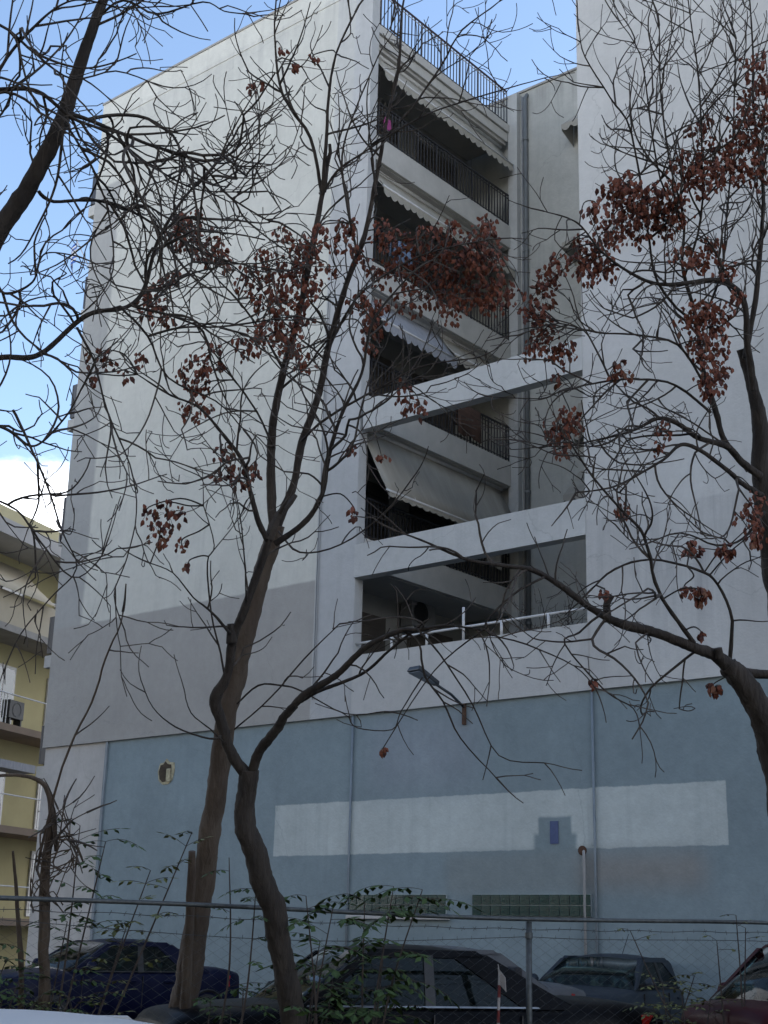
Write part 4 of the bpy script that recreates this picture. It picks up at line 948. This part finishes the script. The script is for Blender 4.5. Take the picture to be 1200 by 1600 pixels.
for j in range(9):
    a0 = random.uniform(0, 6.28); pts = []
    for i in range(9):
        t = i/8; pts.append((75+28*math.sin(a0+t*random.uniform(3, 6))+t*random.uniform(0, 40), 1420-t*random.uniform(90, 170)+random.uniform(-8, 8), random.uniform(3, 5)))
    Ft.limb(pts, (11.25, 11.15), 'creeper_stem', 3, twigs=1.0, tl=(.1, .35), fork=.6)

# seed pods
PA = [(262, 800, 26, 26), (250, 835, 22, 16), (285, 850, 14, 7), (232, 800, 14, 6), (296, 880, 9, 4), (345, 730, 24, 16), (375, 745, 20, 12), (400, 735, 14, 8), (352, 700, 14, 7),
      (550, 700, 10, 6), (553, 800, 12, 7), (160, 560, 22, 16), (150, 590, 10, 4), (195, 585, 10, 5)]
for x, y, r, n in PA: pods(A, x, y, 10.7, r, n)
PB = [(300, 365, 30, 40), (325, 395, 24, 26), (285, 345, 18, 16), (340, 385, 16, 14), (255, 440, 16, 14), (240, 480, 24, 28), (260, 500, 12, 8), (440, 360, 16, 12), (455, 400, 26, 28), (490, 390, 26, 30), (420, 430, 24, 20), (395, 425, 22, 18),
      (440, 460, 28, 34), (470, 460, 24, 26), (430, 500, 26, 26), (455, 540, 26, 32), (405, 520, 22, 16), (490, 440, 16, 12), (530, 360, 20, 18), (540, 380, 16, 12), (510, 420, 18, 12), (300, 560, 16, 10), (320, 570, 16, 12), (345, 570, 12, 7), (300, 610, 20, 16), (315, 640, 18, 16), (290, 640, 14, 10),
      (400, 530, 20, 12), (375, 535, 12, 8), (385, 555, 12, 6), (475, 570, 14, 9), (560, 400, 16, 12), (585, 480, 26, 34), (580, 510, 20, 20), (600, 360, 24, 26), (620, 390, 30, 46), (650, 420, 34, 56), (690, 400, 34, 52), (720, 430, 36, 60), (750, 380, 34, 52), (770, 420, 28, 40), (735, 460, 30, 44), (680, 450, 30, 40), (640, 470, 24, 26), (760, 350, 18, 18), (700, 360, 22, 22), (790, 450, 24, 26), (745, 400, 30, 44),
      (640, 625, 22, 16), (655, 640, 12, 8), (625, 600, 10, 6), (595, 715, 12, 6), (400, 132, 13, 9), (440, 78, 8, 6), (460, 105, 8, 6), (490, 90, 9, 6)]
PB += [(275, 365, 20, 18), (310, 340, 14, 10), (350, 405, 18, 14), (415, 400, 16, 12), (470, 380, 18, 14), (455, 430, 26, 30), (475, 500, 18, 16), (440, 520, 22, 22), (410, 470, 18, 12), (385, 445, 16, 10), (500, 360, 14, 9), (550, 350, 14, 10), (215, 560, 12, 7), (235, 455, 14, 10), (270, 430, 14, 9), (330, 545, 14, 8), (285, 585, 14, 9), (310, 600, 18, 14), (600, 425, 26, 32), (660, 370, 24, 26), (560, 470, 18, 14), (575, 540, 14, 8), (815, 470, 16, 10), (700, 480, 26, 26), (770, 470, 22, 22)]
for x, y, r, n in PB: pods(Bt, x, y, 11.8, r, n, .12)
PE = [(960, 300, 26, 40), (985, 320, 32, 60), (1015, 305, 28, 46), (1000, 350, 34, 60), (960, 350, 28, 44), (1040, 345, 26, 40), (930, 325, 18, 20), (1050, 300, 24, 30), (1075, 260, 30, 46), (1100, 280, 28, 40), (1110, 240, 28, 40), (1140, 260, 28, 40), (1165, 180, 26, 34), (1180, 140, 24, 30), (1190, 220, 26, 34), (1180, 270, 26, 34), (1170, 100, 16, 12), (1150, 210, 20, 22), (1090, 205, 18, 16), (1190, 90, 14, 12), (1100, 190, 14, 10),
      (930, 400, 26, 36), (910, 410, 22, 28), (945, 420, 20, 22), (905, 380, 16, 14), (860, 430, 22, 26), (850, 460, 22, 26), (835, 490, 22, 26), (850, 520, 22, 26), (830, 540, 18, 18), (880, 550, 22, 28), (870, 590, 10, 6), (1080, 400, 22, 24), (1110, 385, 20, 20), (1100, 410, 18, 18), (1135, 420, 18, 16), (1080, 500, 24, 30), (1105, 510, 26, 36), (1125, 490, 22, 26), (1100, 545, 22, 24), (1130, 530, 18, 16), (1110, 590, 24, 34), (1105, 605, 16, 18), (1120, 555, 14, 12), (970, 580, 18, 20), (1150, 460, 14, 10),
      (875, 665, 26, 36), (895, 670, 18, 18), (880, 705, 14, 10), (1170, 810, 22, 24), (1180, 780, 18, 16), (970, 800, 16, 18), (1040, 670, 14, 10), (1030, 700, 12, 9)]
PE += [(975, 285, 24, 34), (1030, 325, 26, 36), (1060, 330, 24, 30), (1120, 265, 26, 34), (1160, 235, 26, 34), (1195, 180, 22, 26), (1190, 130, 20, 20), (950, 375, 24, 30), (920, 430, 16, 14), (870, 410, 18, 16), (845, 500, 20, 22), (1095, 480, 22, 26), (1085, 540, 20, 20), (1125, 580, 18, 18), (1060, 400, 16, 14), (890, 650, 18, 18), (865, 680, 16, 14), (1185, 830, 16, 14), (860, 545, 18, 18)]
for x, y, r, n in PE: pods(Et, x, y, 12.0, r, n, .08)
PD = [(1080, 855, 14, 16), (1135, 860, 16, 22), (1095, 930, 16, 20), (1070, 920, 12, 9), (945, 925, 9, 6), (1115, 1075, 12, 14), (1180, 840, 14, 14), (925, 1065, 7, 4), (600, 1170, 7, 4), (1095, 990, 8, 5)]
for x, y, r, n in PD: pods(Dt, x, y, 10.0, r*.9, n, .1)

for t_ in (A, Bt, Et, Dt): finish_pods(t_)

# ================================================================== SAPLINGS ALONG THE FENCE
def leaflet(mb, p, d, nrm, L_, wd):
    s = d.cross(nrm).normalized(); i = len(mb.v); m = p+d*L_*.45
    mb.v += [tuple(p), tuple(m+s*wd-nrm*wd*.25), tuple(m+d*L_*.02), tuple(m-s*wd-nrm*wd*.25), tuple(p+d*L_-nrm*L_*.12)]
    mb.f += [(i, i+1, i+2), (i, i+2, i+3), (i+1, i+4, i+2), (i+2, i+4, i+3)]
def frond(st, lf, p, d, length, pairs, L_):
    d = d.normalized(); q = p.copy(); pts = [q.copy()]; n = pairs*2
    for i in range(n):
        d = (d + Vector((0, 0, -.07)) + rv()*.03).normalized(); q = q+d*(length/n); pts.append(q.copy())
        if i > 1 and i % 2 == 0:
            s = d.cross(UPV); s = s.normalized() if s.length > .01 else Vector((1, 0, 0)); nr = s.cross(d).normalized()
            if nr.z < 0: nr = -nr
            for sg in (1, -1):
                ld = (s*sg*.9+d*.35+Vector((0, 0, -.25))+rv()*.14).normalized(); l2 = L_*random.uniform(.75, 1.1)*(1-.3*i/n)
                leaflet(lf, q, ld, (nr+rv()*.25).normalized(), l2, l2*.23)
    leaflet(lf, q, d, UPV, L_, L_*.22); st.tube(pts, .0025, 3, False)
def sapling(label, base, tops, leafm, nf, fl=(.35, .6), L_=.15, pairs=6, group=None, lo=.35):
    """base (px,d); tops: list of stem tip pixels"""
    b = gp(base[0], base[1]); r = empty('sapling', (b.x, b.y, 0)); tag(r, label, 'sapling', group); I = Matrix.Translation((-b.x, -b.y, 0))
    nf = int(nf*1.6+.5)
    for (tx, ty, td) in tops:
        tip = W(tx, ty, td); st = MB(); lf = MB(); mid = (b+tip)*.5 + rv()*.06
        path = smooth_path([(b.copy(), .012), (mid, .009), (tip, .004)], 6); st.tube([q for q, _ in path], [x for _, x in path], 5)
        for i in range(nf):
            t = lo+(1-lo)*(i+random.random()*.6)/nf; q = path[min(len(path)-1, int(t*len(path)))][0]
            a = i*2.4+random.random(); d = Vector((math.cos(a), math.sin(a), random.uniform(.1, .7))); frond(st, lf, q, d, random.uniform(*fl), pairs, L_)
        o = st.build('stem', 'stem', r); o.matrix_parent_inverse = I
        o2 = lf.build('leaves', leafm, r); o2.matrix_parent_inverse = I; tag(o2, kind='stuff')
    return r
GS = 'saplings along the fence'
sapling('leafy green sapling with feathery leaves between the elbowed trunk and the glass blocks', (520, 11.6), [(478, 1400, 11.5), (520, 1420, 11.6), (500, 1470, 11.7)], 'leaf', 6, (.3, .5), .13, 5, group=GS)
sapling('broad green sapling with arching leaves over the roof of the black saloon', (600, 11.9), [(615, 1385, 11.9), (570, 1410, 11.9), (660, 1390, 11.8), (600, 1480, 12.0)], 'leaf', 6, (.35, .6), .14, 6, group=GS)
sapling('low dark bushy sapling at the foot of the elbowed trunk', (505, 11.9), [(520, 1530, 11.8), (570, 1545, 11.9), (490, 1545, 11.8), (620, 1570, 11.9)], 'leaf', 6, (.25, .42), .11, 5, lo=.5, group=GS)
sapling('young shoot with a few bright leaves leaning towards the brown trunk', (160, 11.7), [(235, 1360, 11.6), (300, 1300, 11.6), (200, 1440, 11.6)], 'leaf_yellow', 6, (.16, .26), .10, 3, lo=.5, group=GS)
sapling('thin shoot with dark drooping leaves before the low white wall', (125, 11.7), [(165, 1315, 11.6), (125, 1290, 11.6), (105, 1440, 11.6)], 'leaf', 6, (.22, .38), .11, 4, lo=.5, group=GS)
sapling('straight leafless shoot with a few leaves low down between the two trunks', (345, 11.8), [(358, 1340, 11.8)], 'leaf', 2, (.2, .3), .08, 4, lo=.45, group=GS)
sapling('small sapling sprouting at the left of the elbowed trunk', (375, 11.5), [(380, 1545, 11.5), (400, 1390, 11.4), (360, 1580, 11.5), (330, 1560, 11.5)], 'leaf', 5, (.2, .35), .09, 5, lo=.5, group=GS)
sapling('yellowing bush between the tail of the black saloon and the red car', (1050, 13.2), [(1035, 1535, 13.1), (1065, 1550, 13.1), (1085, 1525, 13.2), (1020, 1570, 13.1), (1110, 1560, 13.2)], 'leaf_yellow', 7, (.18, .32), .08, 4, lo=.55, group=GS)
sapling('leafless tangle of thin shoots with few leaves before the red car', (1130, 13.3), [(1165, 1450, 13.2), (1120, 1470, 13.2), (985, 1455, 13.3), (1150, 1430, 13.2)], 'leaf_yellow', 1, (.1, .2), .07, 2, lo=.85, group=GS)
sapling('dark green bush below the creeper wrapped tree', (20, 11.2), [(10, 1500, 11.2), (30, 1530, 11.1), (60, 1560, 11.1), (-20, 1480, 11.2), (100, 1580, 11.1), (130, 1560, 11.2), (5, 1560, 11.1)], 'leaf', 9, (.2, .4), .09, 5, lo=.4, group=GS)
sapling('dry yellow brown weeds before the dark blue car', (90, 11.0), [(80, 1570, 11.0), (110, 1560, 11.0), (150, 1575, 11.0), (40, 1575, 11.0)], 'leaf_yellow', 6, (.15, .28), .06, 4, lo=.5, group=GS)

# dry shrub in a tub on the first terrace
for lx, ly, lab in ((-13.2, 21.0, 'dry bare shrub in a tub behind the terrace rail near the pale wall'), (-15.1, 22.4, 'brownish bare shrub in a tub at the middle of the terrace')):
    ds = empty('potted_shrub', (lx, ly, 5.9)); tag(ds, lab, 'plant')
    MB().ring((0, 0, 0), (0, 0, 1), [(.0, 0), (.17, 0), (.23, .40), (.245, .42), (.245, .46), (.21, .46), (.20, .40), (0, .40)], 18).build('plant_tub', 'terracotta', ds, True)
    tw = MB()
    for i in range(12):
        a = i*.9; grow(tw, Vector((.05*math.cos(a), .05*math.sin(a), .38)), Vector((.45*math.cos(a), .45*math.sin(a), 1)), random.uniform(.9, 1.9), .010, 1, .06, 0, .2, 1.0)
    tag(tw.build('twigs', 'stem', ds), kind='stuff')

# cloths aired over balcony railings
mat('cloth_brown', (.085, .048, .036), .95, .25, 14); mat('cloth_blue', (.16, .22, .33), .95, .3, 10, stretch=(1, 6, 1)); mat('cloth_pale', (.42, .40, .37), .95, .1, 8)
for (y0, wd, zr, dr, mt, lb) in ((23.3, .9, 13.14, .75, 'cloth_brown', 'brown blanket hung over the railing above the deep awning'), (20.9, .7, 16.22, .6, 'cloth_blue', 'blue cloth hung over the railing behind the pods'), (24.4, .6, 10.08, .5, 'cloth_pale', 'pale towel hung over the railing under the lower beam')):
    cl = MB(); n = 9
    for i in range(n+1):
        y = wd*i/n; wv = .02*math.sin(i*1.9)
        for q in ((-.07+wv, -dr*.7), (-.05, -.12), (-.03, .0), (0, .035), (.03, .0), (.05+wv*.5, -.12), (.07+wv, -dr*(1+.04*math.sin(i)))): cl.v.append((q[0], y, q[1]))
    for i in range(n):
        for j in range(6): cl.f.append((i*7+j, i*7+j+1, i*7+j+8, i*7+j+7))
    o = cl.build('hung_cloth', mt, smooth=True); o.location = (XE-.02, y0, zr); o.modifiers.new('s', 'SOLIDIFY').thickness = .006; tag(o, lb, 'cloth')
